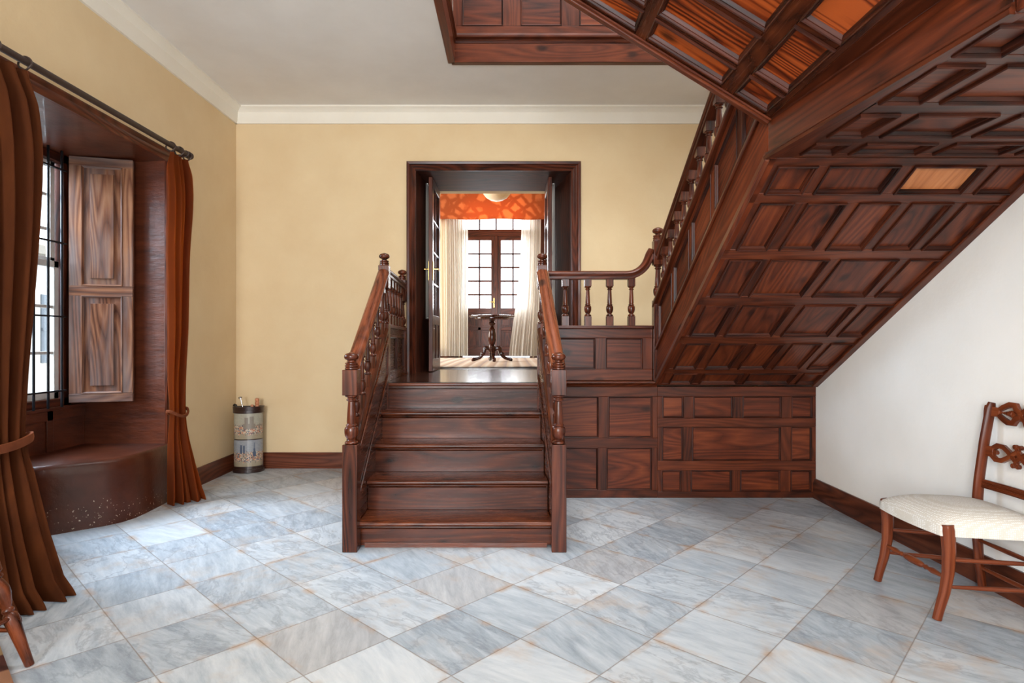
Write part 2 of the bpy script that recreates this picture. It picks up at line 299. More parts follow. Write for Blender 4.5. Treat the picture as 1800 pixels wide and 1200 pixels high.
# ------------------------------------------------------------------ mesh builder
def wloc(o):
    v = Vector((0, 0, 0))
    while o is not None: v += o.location; o = o.parent
    return v
class MB:
    def __init__(s): s.v = []; s.f = []; s.g = []; s.b = []; s.mi = []; s.cur = 0
    def add(s, vs, fs, gs=None, bv=None):
        n = len(s.v); off = Vector((R.uniform(0, 60), R.uniform(0, 60), R.uniform(0, 60)))
        bv = R.random() if bv is None else bv
        s.v += [Vector(p) for p in vs]; gs = gs or vs
        s.g += [Vector(p)+off for p in gs]; s.b += [bv]*len(vs)
        s.f += [tuple(i+n for i in f) for f in fs]; s.mi += [s.cur]*len(fs)
    def box(s, x0, x1, y0, y1, z0, z1, M=None, axis=None):
        if x0 > x1: x0, x1 = x1, x0
        if y0 > y1: y0, y1 = y1, y0
        if z0 > z1: z0, z1 = z1, z0
        p = [(x, y, z) for z in (z0, z1) for y in (y0, y1) for x in (x0, x1)]
        d = (x1-x0, y1-y0, z1-z0); a = axis if axis is not None else d.index(max(d))
        o = {0: (0, 1, 2), 1: (1, 0, 2), 2: (2, 0, 1)}[a]
        gs = [tuple(q[i] for i in o) for q in p]
        vs = [M @ Vector(q) for q in p] if M else p
        fs = [(0, 2, 3, 1), (4, 5, 7, 6), (0, 1, 5, 4), (2, 6, 7, 3), (0, 4, 6, 2), (1, 3, 7, 5)]
        if M and M.determinant() < 0: fs = [f[::-1] for f in fs]
        s.add(vs, fs, gs)
    def hexa(s, p, axis=0):
        """eight corners: bottom four round, top four round"""
        fs = [(3, 2, 1, 0), (4, 5, 6, 7), (0, 1, 5, 4), (1, 2, 6, 5), (2, 3, 7, 6), (3, 0, 4, 7)]
        o = {0: (0, 1, 2), 1: (1, 0, 2), 2: (2, 0, 1)}[axis]
        s.add(p, fs, [tuple(q[i] for i in o) for q in p])
    def prism(s, poly, a, b, M=None, axis=0):
        """poly in local (u,v), extruded from w=a to w=b"""
        n = len(poly); p = [(u, v, a) for u, v in poly]+[(u, v, b) for u, v in poly]
        fs = [tuple(range(n))[::-1], tuple(range(n, 2*n))]+[(i, (i+1) % n, n+(i+1) % n, n+i) for i in range(n)]
        o = {0: (0, 1, 2), 1: (1, 0, 2), 2: (2, 0, 1)}[axis]
        s.add([M @ Vector(q) for q in p] if M else p, fs, [tuple(q[i] for i in o) for q in p])
    def ring(s, u0, u1, v0, v1, prof, M):
        vs = []; 
        for o, w_ in prof: vs += [(u0+o, v0+o, w_), (u1-o, v0+o, w_), (u1-o, v1-o, w_), (u0+o, v1-o, w_)]
        for k in range(4):
            fs = []; idx = []; vv = []; gg = []
            for i in range(len(prof)):
                a, b = vs[4*i+k], vs[4*i+(k+1) % 4]
                vv += [a, b]; gg += [(a[k % 2], a[1-k % 2], a[2]), (b[k % 2], b[1-k % 2], b[2])]
            for i in range(len(prof)-1): fs.append((2*i, 2*i+1, 2*i+3, 2*i+2))
            s.add([M @ Vector(q) for q in vv], fs, gg)
    def lathe(s, prof, o, d=(0, 0, 1), seg=20, flat=None):
        o = Vector(o); d = Vector(d).normalized()
        h = Vector((1, 0, 0)) if abs(d.x) < .9 else Vector((0, 1, 0))
        x = (h-d*h.dot(d)).normalized(); y = d.cross(x)
        vs = []; gs = []
        for r, z in prof:
            for k in range(seg):
                a = 2*math.pi*k/seg
                vs.append(o+d*z+x*(r*math.cos(a))+y*(r*math.sin(a))); gs.append((z, r*math.cos(a), r*math.sin(a)))
        fs = []
        for i in range(len(prof)-1):
            for k in range(seg):
                k2 = (k+1) % seg; fs.append((i*seg+k, i*seg+k2, (i+1)*seg+k2, (i+1)*seg+k))
        fs.append(tuple(range(seg))[::-1]); fs.append(tuple(range((len(prof)-1)*seg, len(prof)*seg)))
        s.add(vs, fs, gs)
    def sweep(s, prof, path, up=(0, 0, 1), scale=None, closed=True, cap=True):
        """prof (side, up) loop swept along path"""
        path = [Vector(p) for p in path]; up = Vector(up); n = len(path); m = len(prof); vs = []; gs = []; L = 0
        for i, p in enumerate(path):
            t = Vector((0, 0, 0))
            if i > 0: t += (p-path[i-1]).normalized(); L += (p-path[i-1]).length
            if i < n-1: t += (path[i+1]-p).normalized()
            t.normalize(); sd = t.cross(up).normalized(); u2 = sd.cross(t)
            k = 1.0
            if 0 < i < n-1:
                c = t.dot((path[i+1]-p).normalized()); k = 1/max(c, .5)
            sc = scale[i] if scale else 1.0
            for a, b in prof: vs.append(p+sd*(a*sc)+u2*(b*sc*k)); gs.append((L, a, b))
        fs = []
        for i in range(n-1):
            for j in range(m if closed else m-1):
                j2 = (j+1) % m; fs.append((i*m+j, i*m+j2, (i+1)*m+j2, (i+1)*m+j))
        if cap and closed: fs.append(tuple(range(m))[::-1]); fs.append(tuple(range((n-1)*m, n*m)))
        s.add(vs, fs, gs)
    def tube(s, path, r, seg=10, up=(0, 0, 1), scale=None):
        s.sweep([(r*math.cos(2*math.pi*k/seg), r*math.sin(2*math.pi*k/seg)) for k in range(seg)], path, up, scale)
    def grid(s, fn, nu, nv):
        vs = []; gs = []
        for j in range(nv+1):
            for i in range(nu+1):
                p = fn(i/nu, j/nv); vs.append(p); gs.append(p)
        s.add(vs, [(j*(nu+1)+i, j*(nu+1)+i+1, (j+1)*(nu+1)+i+1, (j+1)*(nu+1)+i) for j in range(nv) for i in range(nu)], gs)
    def build(s, name, mat, parent=None, bevel=0, solid=0, angle=38, sub=0):
        me = bpy.data.meshes.new(name); base = wloc(parent)
        me.from_pydata([tuple(v-base) for v in s.v], [], s.f)
        for m_ in (mat if isinstance(mat, (list, tuple)) else [mat]): me.materials.append(M[m_])
        a = me.attributes.new('gr', 'FLOAT_VECTOR', 'POINT'); a.data.foreach_set('vector', [c for v in s.g for c in v])
        a = me.attributes.new('bv', 'FLOAT', 'POINT'); a.data.foreach_set('value', s.b)
        me.polygons.foreach_set('material_index', s.mi)
        me.polygons.foreach_set('use_smooth', [True]*len(me.polygons))
        me.update(); me.set_sharp_from_angle(angle=math.radians(angle))
        o = bpy.data.objects.new(name, me); C.objects.link(o)
        if parent is not None: o.parent = parent
        if bevel:
            b = o.modifiers.new('bevel', 'BEVEL'); b.width = bevel; b.segments = 2; b.limit_method = 'ANGLE'; b.angle_limit = math.radians(40)
        if solid:
            b = o.modifiers.new('solid', 'SOLIDIFY'); b.thickness = solid; b.offset = 0
        if sub:
            b = o.modifiers.new('sub', 'SUBSURF'); b.levels = sub; b.render_levels = sub
        return o
def thing(name, label, cat, loc, group=None):
    o = bpy.data.objects.new(name, None); C.objects.link(o); o.location = loc; o.empty_display_size = .1
    o['label'] = label; o['category'] = cat
    if group: o['group'] = group
    return o
def tag(o, label, cat, group=None):
    o['label'] = label; o['category'] = cat
    if group: o['group'] = group
    return o
def struct(mb, name, mat, **k):
    o = mb.build(name, mat, **k); o['kind'] = 'structure'; return o
def B(*a, **k):
    m = MB(); m.box(*a, **k); return m

# ------------------------------------------------------------------ the setting
XL, XR, YB, ZC = -2.84, 2.53, 6.09, 3.70
ZL = .975                      # landing level
struct(B(-3.6, XR+.2, -3.0, YB+.1, -.1, 0), 'floor', 'marble')
# left wall round the window recess
m = MB(); m.box(XL-.75, XL, -3.0, 2.96, 0, ZC); m.box(XL-.75, XL, 4.90, YB+.2, 0, ZC)
m.box(XL-.75, XL, 2.96, 4.90, 2.83, ZC); struct(m, 'wall_left', 'cream')
m = MB(); DXL, DXR, DZ = -.985, .61, 3.05
m.box(XL, DXL, YB, YB+.8, 0, ZC); m.box(DXR, XR+.2, YB, YB+.8, 0, ZC); m.box(DXL, DXR, YB, YB+.8, DZ+.03, ZC); m.box(DXL, DXR, YB, YB+.8, 0, ZL-.05)
struct(m, 'wall_back', 'cream')
struct(B(XR, XR+.2, -3.0, YB+.2, 0, 6.6), 'wall_right', 'white')
m = MB()                       # wall behind the camera, two tall window openings
m.box(XL, -2.0, -2.7, -2.5, 0, ZC); m.box(-.5, .0, -2.7, -2.5, 0, ZC); m.box(1.5, XR, -2.7, -2.5, 0, ZC)
m.box(-2.0, -.5, -2.7, -2.5, 0, .7); m.box(.0, 1.5, -2.7, -2.5, 0, .7); m.box(-2.0, -.5, -2.7, -2.5, 3.05, ZC); m.box(.0, 1.5, -2.7, -2.5, 3.05, ZC)
struct(m, 'wall_rear', 'cream')
# ceiling with the stairwell opening
m = MB(); OX, OY = -.52, 5.09
m.box(XL, OX, 3.4, YB, ZC, ZC+.3); m.box(OX, XR, OY, YB, ZC, ZC+.3); m.box(XL, -1.9, .6, 3.4, ZC, ZC+.3); m.box(XL, XR, -2.7, .6, ZC, ZC+.3)
struct(m, 'ceiling', 'ceil')
# upper hall above the opening
m = MB(); m.box(XL-.2, XL, -1, YB+.8, ZC+.3, 6.6); m.box(XL, XR, YB+.3, YB+.5, ZC+.3, 6.6); m.box(XL, XR, -1, -.8, ZC+.3, 6.6)
struct(m, 'wall_upper', 'white')
m = MB(); m.box(XL, -.7, -1, YB+.5, 6.6, 6.75); m.box(1.9, XR, -1, YB+.5, 6.6, 6.75); m.box(-.7, 1.9, -1, 1.9, 6.6, 6.75); m.box(-.7, 1.9, 4.5, YB+.5, 6.6, 6.75)
struct(m, 'ceiling_upper', 'ceil')
# cornices
m = MB(); prof = [(0, 0), (.02, 0), (.028, .03), (.035, .11), (.06, .135), (.09, .15), (.09, .165), (0, .165)]
def cornice(p0, p1, n, name):
    m = MB(); vs = []; n = Vector(n)
    for p in (p0, p1): vs += [Vector(p)+n*a+Vector((0, 0, b)) for a, b in prof]
    k = len(prof); m.add(vs, [(i, (i+1) % k, k+(i+1) % k, k+i) for i in range(k)]+[tuple(range(k)), tuple(range(k, 2*k))]); struct(m, name, 'cornice')
cornice((XL, -2.5, ZC-.165), (XL, YB, ZC-.165), (1, 0, 0), 'trim_1'); cornice((XL, YB, ZC-.165), (XR, YB, ZC-.165), (0, -1, 0), 'trim_2')
# baseboards
bp = [(0, 0), (.028, 0), (.028, .125), (.02, .14), (.014, .16), (0, .16)]
def baseboard(p0, p1, n, name):
    m = MB(); n = Vector(n); vs = []; gs = []; ln = (Vector(p1)-Vector(p0)).length
    for p, l in ((p0, 0), (p1, ln)): vs += [Vector(p)+n*a+Vector((0, 0, b)) for a, b in bp]; gs += [(l, a, b) for a, b in bp]
    k = len(bp); m.add(vs, [(i, (i+1) % k, k+(i+1) % k, k+i) for i in range(k)]+[tuple(range(k)), tuple(range(k, 2*k))], gs); return struct(m, name, 'base')
baseboard((XL, YB, 0), (-1.05, YB, 0), (0, -1, 0), 'baseboard_back')
baseboard((XL, 4.97, 0), (XL, YB, 0), (1, 0, 0), 'baseboard_left')
baseboard((XR, -2.5, 0), (XR, 4.92, 0), (-1, 0, 0), 'baseboard_right')

# ---- window recess in the left wall
WX = -3.5
m = MB()
m.box(WX-.1, XL+.002, 4.84, 4.9, 0, 2.80); m.box(WX-.1, XL+.002, 2.96, 3.02, 0, 2.80)
m.hexa([(WX-.05, 3.02, 2.755), (XL+.002, 3.02, 2.777), (XL+.002, 4.84, 2.777), (WX-.05, 4.84, 2.755), (WX-.05, 3.02, 2.83), (XL+.002, 3.02, 2.83), (XL+.002, 4.84, 2.83), (WX-.05, 4.84, 2.83)], 1)
m.box(WX-.09, WX, 3.02, 4.84, 0, .80); m.box(WX-.09, WX, 4.70, 4.84, .8, 2.76); m.box(WX-.09, WX, 3.02, 3.14, .8, 2.76)
struct(m, 'trim_3', 'reveal', bevel=.004)
m = MB()                      # panel lines under the sill and the sill board
m.box(WX-.02, WX+.02, 3.02, 4.84, .775, .80); m.box(WX, WX+.012, 4.44, 4.50, .46, .775); m.box(WX, WX+.012, 3.5, 3.56, .0, .775); m.box(WX, WX+.012, 3.02, 4.84, .70, .775)
struct(m, 'trim_4', 'reveal', bevel=.003)
m = MB()                      # moulded casing above the recess
m.sweep([(0, 0), (.018, 0), (.026, .02), (.02, .06), (.03, .075), (.03, .095), (0, .095)], [(XL, 2.93, 2.777), (XL, 4.93, 2.777)])
m.sweep([(0, 0), (.018, 0), (.024, .02), (.02, .05), (.026, .06), (.026, .08), (0, .08)], [(XL, 4.84, 2.80), (XL, 4.84, 0)], up=(0, 1, 0))
struct(m, 'trim_5', 'case')
# window itself
wf = MB()
for y0, y1, z0, z1 in ((4.62, 4.70, .80, 2.755), (3.14, 3.22, .80, 2.755), (3.14, 4.70, .80, .86), (3.14, 4.70, 2.69, 2.755)): wf.box(WX-.08, WX-.0, y0, y1, z0, z1)
win = struct(wf, 'window_1', 'case', bevel=.003)
m = MB()
for s_, (y0, y1) in enumerate(((3.92, 4.60), (3.22, 3.92))):
    for (z0, z1, dx) in ((.86, 1.92, 0.0), (1.90, 2.69, -.03)):
        x0, x1 = WX-.06+dx, WX-.025+dx
        m.box(x0, x1, y0, y0+.045, z0, z1); m.box(x0, x1, y1-.045, y1, z0, z1); m.box(x0, x1, y0, y1, z0, z0+.05); m.box(x0, x1, y0, y1, z1-.05, z1)
        m.box(x0+.006, x1-.006, (y0+y1)/2-.012, (y0+y1)/2+.012, z0, z1)
        nz = 3
        for k in range(1, nz): zc = z0+(z1-z0)*k/nz; m.box(x0+.006, x1-.006, y0, y1, zc-.012, zc+.012)
o = m.build('sash', 'whitepaint', win, bevel=.002); o['label'] = 'white painted sash with muntins'
o = B(WX-.066, WX-.062, 3.22, 4.62, .86, 2.70).build('pane', 'glass', win)
m = MB()
for k in range(11): y = 3.19+.1345*k*.99; m.tube([(WX+.06, y, .80), (WX+.06, y, 2.755)], .009, 8, up=(1, 0, 0))
for z in (.925, 1.49, 2.05, 2.61): m.box(WX+.055, WX+.072, 3.14, 4.56, z-.006, z+.006)
o = m.build('grille', 'iron', win); o['label'] = 'black iron window bars'
# shutter, opened against the far jamb
a0, a1 = Vector((-3.47, 4.63, 0)), Vector((-3.045, 4.75, 0))
ux = (a1-a0).normalized(); nn = Vector((ux.y, -ux.x, 0))
Ms = Matrix(((ux.x, 0, nn.x, a0.x), (ux.y, 0, nn.y, a0.y), (0, 1, 0, .82), (0, 0, 0, 1)))
W_, H_ = (a1-a0).length, 1.935
sh = thing('window_shutter', 'weathered two-panel wooden shutter folded back beside the barred window', 'shutter', (a0.x, a0.y, .82))

MOLD = [(-.002, .0), (-.001, .004), (.003, .005), (.006, .002), (.008, -.005), (.011, -.006), (.014, -.0135)]
MOLDB = [(-.004, .0), (-.003, .009), (.002, .012), (.006, .009), (.008, .001), (.012, .0), (.015, -.005), (.018, -.0135)]
def panelled(root, Mx, u0, u1, v0, v1, rows, fm='frame', pm='panel', t=.04, rec=.014, mold=MOLD, raised=False, fname='frame', pname='panel', vert=False, fb=.003, special=()):
    fr = MB(); vp = v0
    for (a, b, ps) in rows:
        if a-vp > .004: fr.box(u0, u1, vp, a, -t, 0, Mx, axis=0)
        up = u0
        for (p, q) in ps:
            if p-up > .003: fr.box(up, p, a, b, -t, -.0008, Mx, axis=1)
            up = q
        if u1-up > .003: fr.box(up, u1, a, b, -t, -.0008, Mx, axis=1)
        vp = b
    if v1-vp > .004: fr.box(u0, u1, vp, v1, -t, 0, Mx, axis=0)
    f = fr.build(fname, fm, root, bevel=fb); k_i = -1
    for (a, b, ps) in rows:
        for (p, q) in ps:
            m = MB(); m.box(p, q, a, b, -t, -rec, Mx, axis=(1 if vert else 0))
            if raised: m.box(p+.06, q-.06, a+.06, b-.06, -rec-.001, -rec+.012, Mx, axis=(1 if vert else 0))
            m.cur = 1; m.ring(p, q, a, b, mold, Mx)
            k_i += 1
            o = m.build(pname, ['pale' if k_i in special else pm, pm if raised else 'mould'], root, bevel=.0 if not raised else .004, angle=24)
            if k_i in special: o['label'] = 'pale orange replacement panel'
    return f
panelled(sh, Ms, 0, W_, 0, H_, [(.07, .84, [(.085, W_-.075)]), (.92, 1.865, [(.085, W_-.075)])], 'shutter', 'shutter', t=.035, rec=.014, raised=True, vert=True)
# seat benches of painted masonry in the recess
def bench(name, label, ys, yc, sz):
    # ys: recess side, yc: sign direction towards the middle
    d = sz if yc > ys else -sz
    pts = [(WX, ys), (XL+.04, ys)]
    prof = [(XL+.05, ys+d*.18), (XL+.055, ys+d*.36), (XL+.05, ys+d*.48), (XL+.02, ys+d*.58), (XL-.05, ys+d*.67), (XL-.15, ys+d*.76), (XL-.25, ys+d*.86), (XL-.36, ys+d*.92), (WX, ys+d*.94)]
    poly = pts+prof
    m = MB(); n = len(poly); lv = [(0, .015), (.05, .008), (.38, 0), (.435, -.004), (.458, -.018), (.465, -.04)]
    cx = sum(p[0] for p in poly)/n; cy = sum(p[1] for p in poly)/n; vs = []
    for z, e in lv:
        for (x, y) in poly:
            dx, dy = x-cx, y-cy; l = math.hypot(dx, dy); vs.append((x+(dx/l*e if x > WX+.01 else 0), y+(dy/l*e if abs(y-ys) > .01 else 0), z))
    fs = []
    for i in range(len(lv)-1):
        for k in range(n): fs.append((i*n+k, i*n+(k+1) % n, (i+1)*n+(k+1) % n, (i+1)*n+k))
    fs.append(tuple(range((len(lv)-1)*n, len(lv)*n))); fs.append(tuple(range(n))[::-1])
    if d < 0: fs = [f[::-1] for f in fs]
    m.add(vs, fs); return tag(m.build(name, 'bench', angle=50), label, 'window seat')
bench('masonry_bench', 'rounded glossy brown masonry window seat below the open shutter', 4.84, 3.9, 1.0)
bench('masonry_bench', 'rounded brown masonry window seat mostly behind the near curtain', 3.02, 3.9, .8)

# ---- door opening in the back wall
m = MB()
jx0, jx1 = -.90, .475          # narrower at the far face
YF = YB+.8
for (xa, xb, s_) in ((DXL, jx0, -1), (DXR, jx1, 1)):
    o_ = .03*s_
    p = [(xa, YB-.005, ZL), (xb, YF, ZL), (xb+o_, YF, ZL), (xa+o_, YB-.005, ZL)]
    p = p if s_ > 0 else p[::-1]
    m.hexa([(x, y, z) for x, y, z in p]+[(x, y, DZ) for x, y, z in p], 2)
m.box(DXL-.0, DXR+.0, YB-.005, YF, DZ, DZ+.03, axis=0)
door = struct(m, 'door_1', 'jamb')
m = MB(); cw = .095
cp = [(0, 0), (.0, .022), (.012, .03), (.03, .026), (.04, .034), (.058, .03), (.066, .04), (.088, .044), (.095, .036), (.095, 0)]
def casing_side(xe, s_):
    v = []; g_ = []
    for z, ext in ((ZL-.02, 0), (DZ, 1)):
        for a, b in cp: v.append((xe+s_*a, YB-b, z+(a if ext else 0))); g_.append((z, a, b))
    k = len(cp); m.add(v, [(i, (i+1) % k, k+(i+1) % k, k+i) for i in range(k)], g_)
casing_side(DXL, -1); casing_side(DXR, 1)
v = []; g_ = []
for xe, s_ in ((DXL, -1), (DXR, 1)):
    for a, b in cp: v.append((xe+s_*a, YB-b, DZ+a)); g_.append((xe, a, b))
k = len(cp); m.add(v, [(i, (i+1) % k, k+(i+1) % k, k+i) for i in range(k)], g_)
o = m.build('casing', 'case', door); o['label'] = 'moulded dark wood casing'
# landing floor of broad boards, running through the door
XSL, XSR = -1.03, .24
m = MB(); y = 4.66
while y < 6.99:
    y1 = min(y+.155, 7.0); xa, xb = (-1.018, .285) if y < 4.93 else (-1.03, XR) if y < YB-.1 else (DXL-.02, DXR+.02)
    m.box(xa, xb, y, y1-.0015, ZL-.045, ZL, axis=0); y = y1
struct(m, 'floor_landing', 'floorwood', bevel=.0015)
# far room
ZF = .985; YW = 12.0
m = MB(); y = 7.0
while y < YW+.1:
    m.box(-4.0, 4.0, y, y+.158, ZF-.06, ZF, axis=0); y += .16
struct(m, 'floor_far', 'floorwood', bevel=.0015)
m = MB(); m.box(-4.2, -4.0, 6.9, 8.2, ZF-.1, 5.0); m.box(-4.2, -4.0, 10.6, YW, ZF-.1, 5.0); m.box(-4.2, -4.0, 8.2, 10.6, ZF-.1, 1.5); m.box(-4.2, -4.0, 8.2, 10.6, 3.9, 5.0); struct(m, 'wall_far_left', 'farwall')  # side opening is added to let the fill lamp in
m = MB(); m.box(4.0, 4.2, 6.9, YW, ZF-.1, 5.0); struct(m, 'wall_far_right', 'farwall')
WL, WR, WT = -1.06, .42, 4.0
m = MB(); m.box(-4.2, WL, YW, YW+.3, ZF-.1, 5.0); m.box(WR, 4.2, YW, YW+.3, ZF-.1, 5.0); m.box(WL, WR, YW, YW+.3, WT, 5.0); struct(m, 'wall_far_back', 'farwall')
struct(B(-4.2, 4.2, 6.5, YW+.3, 4.6, 4.75), 'ceiling_far', 'ceil')
m = MB(); m.box(-4.2, DXL, YF, YF+.12, ZF-.1, 4.6); m.box(DXR, 4.2, YF, YF+.12, ZF-.1, 4.6); m.box(DXL, DXR, YF, YF+.12, DZ, 4.6); struct(m, 'wall_far_front', 'farwall')
baseboard((-4.0, YW, ZF), (WL-.02, YW, ZF), (0, -1, 0), 'baseboard_far')

# ------------------------------------------------------------------ stair parts
def rects(m, x, y, z0, z1, w): m.box(x-w/2, x+w/2, y-w/2, y+w/2, z0, z1, axis=2)
def turned(h, r):              # vase-and-column turning of height h, largest radius r
    return [(r*z, h*q) for z, q in ((.62, 0), (.92, .01), (.98, .03), (.9, .05), (.58, .075), (.56, .095), (.72, .12), (.92, .17), (1.0, .23), (1.0, .30), (.9, .345),
            (.66, .36), (.8, .375), (.8, .395), (.62, .41), (.66, .45), (.6, .62), (.5, .84), (.48, .875), (.7, .89), (.74, .91), (.52, .93), (.6, .95), (.9, .97), (.95, .99), (.7, 1.0))]
def baluster(root, x, y, z0, h, w=.056, b0=None, b1=None, name='baluster', mat='turned', rake=0, raxis=1):
    b0 = b0 or h*.20; b1 = b1 or h*.17
    m = MB()
    e = rake*w/2
    def blk(za, zb, ea, eb):
        q = w/2-.002
        def zz(sx, sy, z, e_): return z+(e_*(sy if raxis == 1 else sx))
        p = [(x+sx*q, y+sy*q, zz(sx, sy, za, ea)) for sx, sy in ((-1, -1), (1, -1), (1, 1), (-1, 1))]+[(x+sx*q, y+sy*q, zz(sx, sy, zb, eb)) for sx, sy in ((-1, -1), (1, -1), (1, 1), (-1, 1))]
        m.hexa(p, 2)
    blk(z0, z0+b0, e, 0); blk(z0+h-b1, z0+h, 0, e)
    hh = h-b0-b1; m.lathe([(r, z0+b0+z) for r, z in [(a, b) for a, b in turned(hh, w/2)]], (x, y, 0), seg=16)
    return m.build(name, mat, root)
def finial(m, x, y, z, r):     # collar rings and a flattened ball
    m.lathe([(r*a, z+r*b) for a, b in ((.86, 0), (.98, .08), (.98, .3), (.8, .36), (.92, .44), (1.0, .52), (1.0, .62), (.84, .7), (.8, .78), (.98, .9), (.98, 1.02), (.7, 1.1), (.52, 1.22), (.5, 1.36),
            (.72, 1.45), (1.0, 1.62), (1.1, 1.85), (1.08, 2.1), (.94, 2.32), (.68, 2.48), (.4, 2.56), (.38, 2.6), (.2, 2.64), (.0, 2.65))], (x, y, 0), seg=28)
def newel(root, x, y, w, z0, zsq, zt, zblk, fr, label=None):
    """square foot z0..zsq, turning to zt, block to zblk, finial of radius fr"""
    m = MB(); rects(m, x, y, z0, zsq, w)
    if zt > zsq+.02: m.lathe([(r, zsq+z) for r, z in turned(zt-zsq, w*.47)], (x, y, 0), seg=24)
    rects(m, x, y, zt, zblk, w)
    o = m.build('newel_post', 'turned', root, bevel=.004)
    f = MB(); finial(f, x, y, zblk, fr); f.build('finial', 'turned', o)
    return o
RAIL = [(-.034, -.03), (-.03, -.035), (.03, -.035), (.034, -.03), (.034, -.012), (.044, -.002), (.046, .012), (.036, .026), (.018, .034), (0, .036), (-.018, .034), (-.036, .026), (-.046, .012), (-.044, -.002), (-.034, -.012)]

# ------------------------------------------------------------------ lower flight
st = thing('staircase', 'short straight flight of five dark pine steps rising to the open doorway', 'staircase', (-.36, 3.72, 0))
ZS = [.166, .368, .570, .772, .975]; YS = [3.71, 3.955, 4.20, 4.435, 4.655]
def xl(y): return -.955-.028*(y-3.7)
def xr(y): return .245-.05*(y-3.7)
for i in range(5):
    z0 = 0.012 if i == 0 else ZS[i-1]; z1 = ZS[i]-.03; y = YS[i]+.035
    m = MB(); m.box(xl(y)-.01, xr(y)+.01, y, y+.022, z0, z1, axis=0)
    m.sweep([(0, 0), (.012, 0), (.016, -.01), (.004, -.022), (0, -.022)], [(xl(y), y, z1), (xr(y), y, z1)], cap=True)
    m.build('riser', 'stair', st, bevel=.002)
    y1 = (YS[i+1]+.06) if i < 4 else 4.72
    m = MB(); y = YS[i]; a = .030
    pr = [(y+a*.5+a*.5*math.cos(t)*-1, ZS[i]-.015+.015*math.sin(t)) for t in [-math.pi/2+math.pi*k/8 for k in range(9)]]
    pf = [(y1, ZS[i]-.03)]+[(y+.014-.014*math.cos(t), ZS[i]-.015+.015*math.sin(t)) for t in [-math.pi/2+math.pi*k/8 for k in range(9)]]+[(y1, ZS[i])]
    n = len(pf); v = []; g_ = []
    for side in (0, 1):
        for (yy, zz) in pf:
            x = xl(yy)-.008 if side == 0 else xr(yy)+.008; v.append((x, yy, zz)); g_.append((x, yy, zz))
    m.add(v, [tuple(range(n)), tuple(range(n, 2*n))[::-1]]+[(k, n+k, n+(k+1) % n, (k+1) % n) for k in range(n)], g_)
    if i < 4: m.build('tread', 'stair', st)
    else: m.build('nosing', 'stair', st)
m = MB(); m.box(-.93, .22, 3.735, 3.80, 0, .03, axis=0); m.build('plinth', 'reveal', st)
newel(st, -1.001, 3.69, .092, 0, .662, .967, 1.125, .041)
newel(st, .290, 3.69, .092, 0, .662, .967, 1.125, .041)
newel(st, -1.012, 4.69, .080, .0, 1.44, 1.72, 1.90, .038)
newel(st, .240, 4.69, .080, .0, 1.44, 1.72, 1.90, .038)
def zcap(y): return .66+(y-3.72)*.775
for xa, xb, inn in ((-1.001, -1.012, 1), (.290, .240, -1)):
    m = MB(); y0, y1 = 3.73, 4.66; t = .03
    m.hexa([(xa-t, y0, .0), (xa+t, y0, .0), (xb+t, y1, .0), (xb-t, y1, .0), (xa-t, y0, zcap(y0)), (xa+t, y0, zcap(y0)), (xb+t, y1, zcap(y1)), (xb-t, y1, zcap(y1))], 1)
    # raised string mouldings on the inner face
    for dz0, dz1, th in ((-.10, -.05, .012), (-.38, -.34, .012)):
        m.hexa([(xa+inn*t, y0, zcap(y0)+dz0), (xa+inn*(t+th), y0, zcap(y0)+dz0), (xb+inn*(t+th), y1, zcap(y1)+dz0), (xb+inn*t, y1, zcap(y1)+dz0),
                (xa+inn*t, y0, zcap(y0)+dz1), (xa+inn*(t+th), y0, zcap(y0)+dz1), (xb+inn*(t+th), y1, zcap(y1)+dz1), (xb+inn*t, y1, zcap(y1)+dz1)][::1], 1)
    m.build('stringer', 'stair', st, bevel=.003)
    m = MB(); m.sweep([(-.042, -.004), (.042, -.004), (.042, .012), (.03, .024), (-.03, .024), (-.042, .012)], [(xa, y0, zcap(y0)), (xb, y1, zcap(y1))]); m.build('string_cap', 'stair', st)
    m = MB(); p0, p1 = Vector((xa, 3.72, 1.135)), Vector((xb, 4.665, 1.835))
    m.sweep([(a*1.0, b*1.15) for a, b in RAIL], [p0, p1]); m.build('handrail', 'railwood', st)
    nb = 6
    for k in range(nb):
        y = 3.80+(4.60-3.80)*k/(nb-1); x = xa+(xb-xa)*(y-3.72)/.95
        zr = 1.135+(y-3.72)*.7407-.05; z0 = zcap(y)+.02
        baluster(st, x, y, z0-.006, zr-z0+.016, .05, b0=.085, b1=.07, rake=.75)
# ------------------------------------------------------------------ landing railings
lr = thing('landing_railing', 'short side railing on the left of the landing, ending beside the door casing', 'railing', (-1.06, 5.3, ZL))
A, Bq = Vector((-1.018, 4.735, 0)), Vector((-1.098, 5.90, 0))
d = (Bq-A).normalized(); nr = Vector((d.y, -d.x, 0)); LL = (Bq-A).length
Ml = Matrix(((d.x, 0, nr.x, A.x+nr.x*.025), (d.y, 0, nr.y, A.y+nr.y*.025), (0, 1, 0, ZL), (0, 0, 0, 1)))
panelled(lr, Ml, 0, LL, 0, .44, [(.075, .36, [(.07, LL/2-.035), (LL/2+.035, LL-.07)])], 'stair', 'stair', t=.05)
m = MB(); m.sweep([(-.045, 0), (.045, 0), (.045, .018), (.03, .03), (-.03, .03), (-.045, .018)], [A+Vector((0, 0, 1.41)), Bq+Vector((0, 0, 1.41))]); m.build('capping', 'case', lr)
m = MB(); m.sweep(RAIL, [A+Vector((0, 0, 1.855)), Bq+Vector((0, 0, 1.855))]); m.build('handrail', 'case', lr)
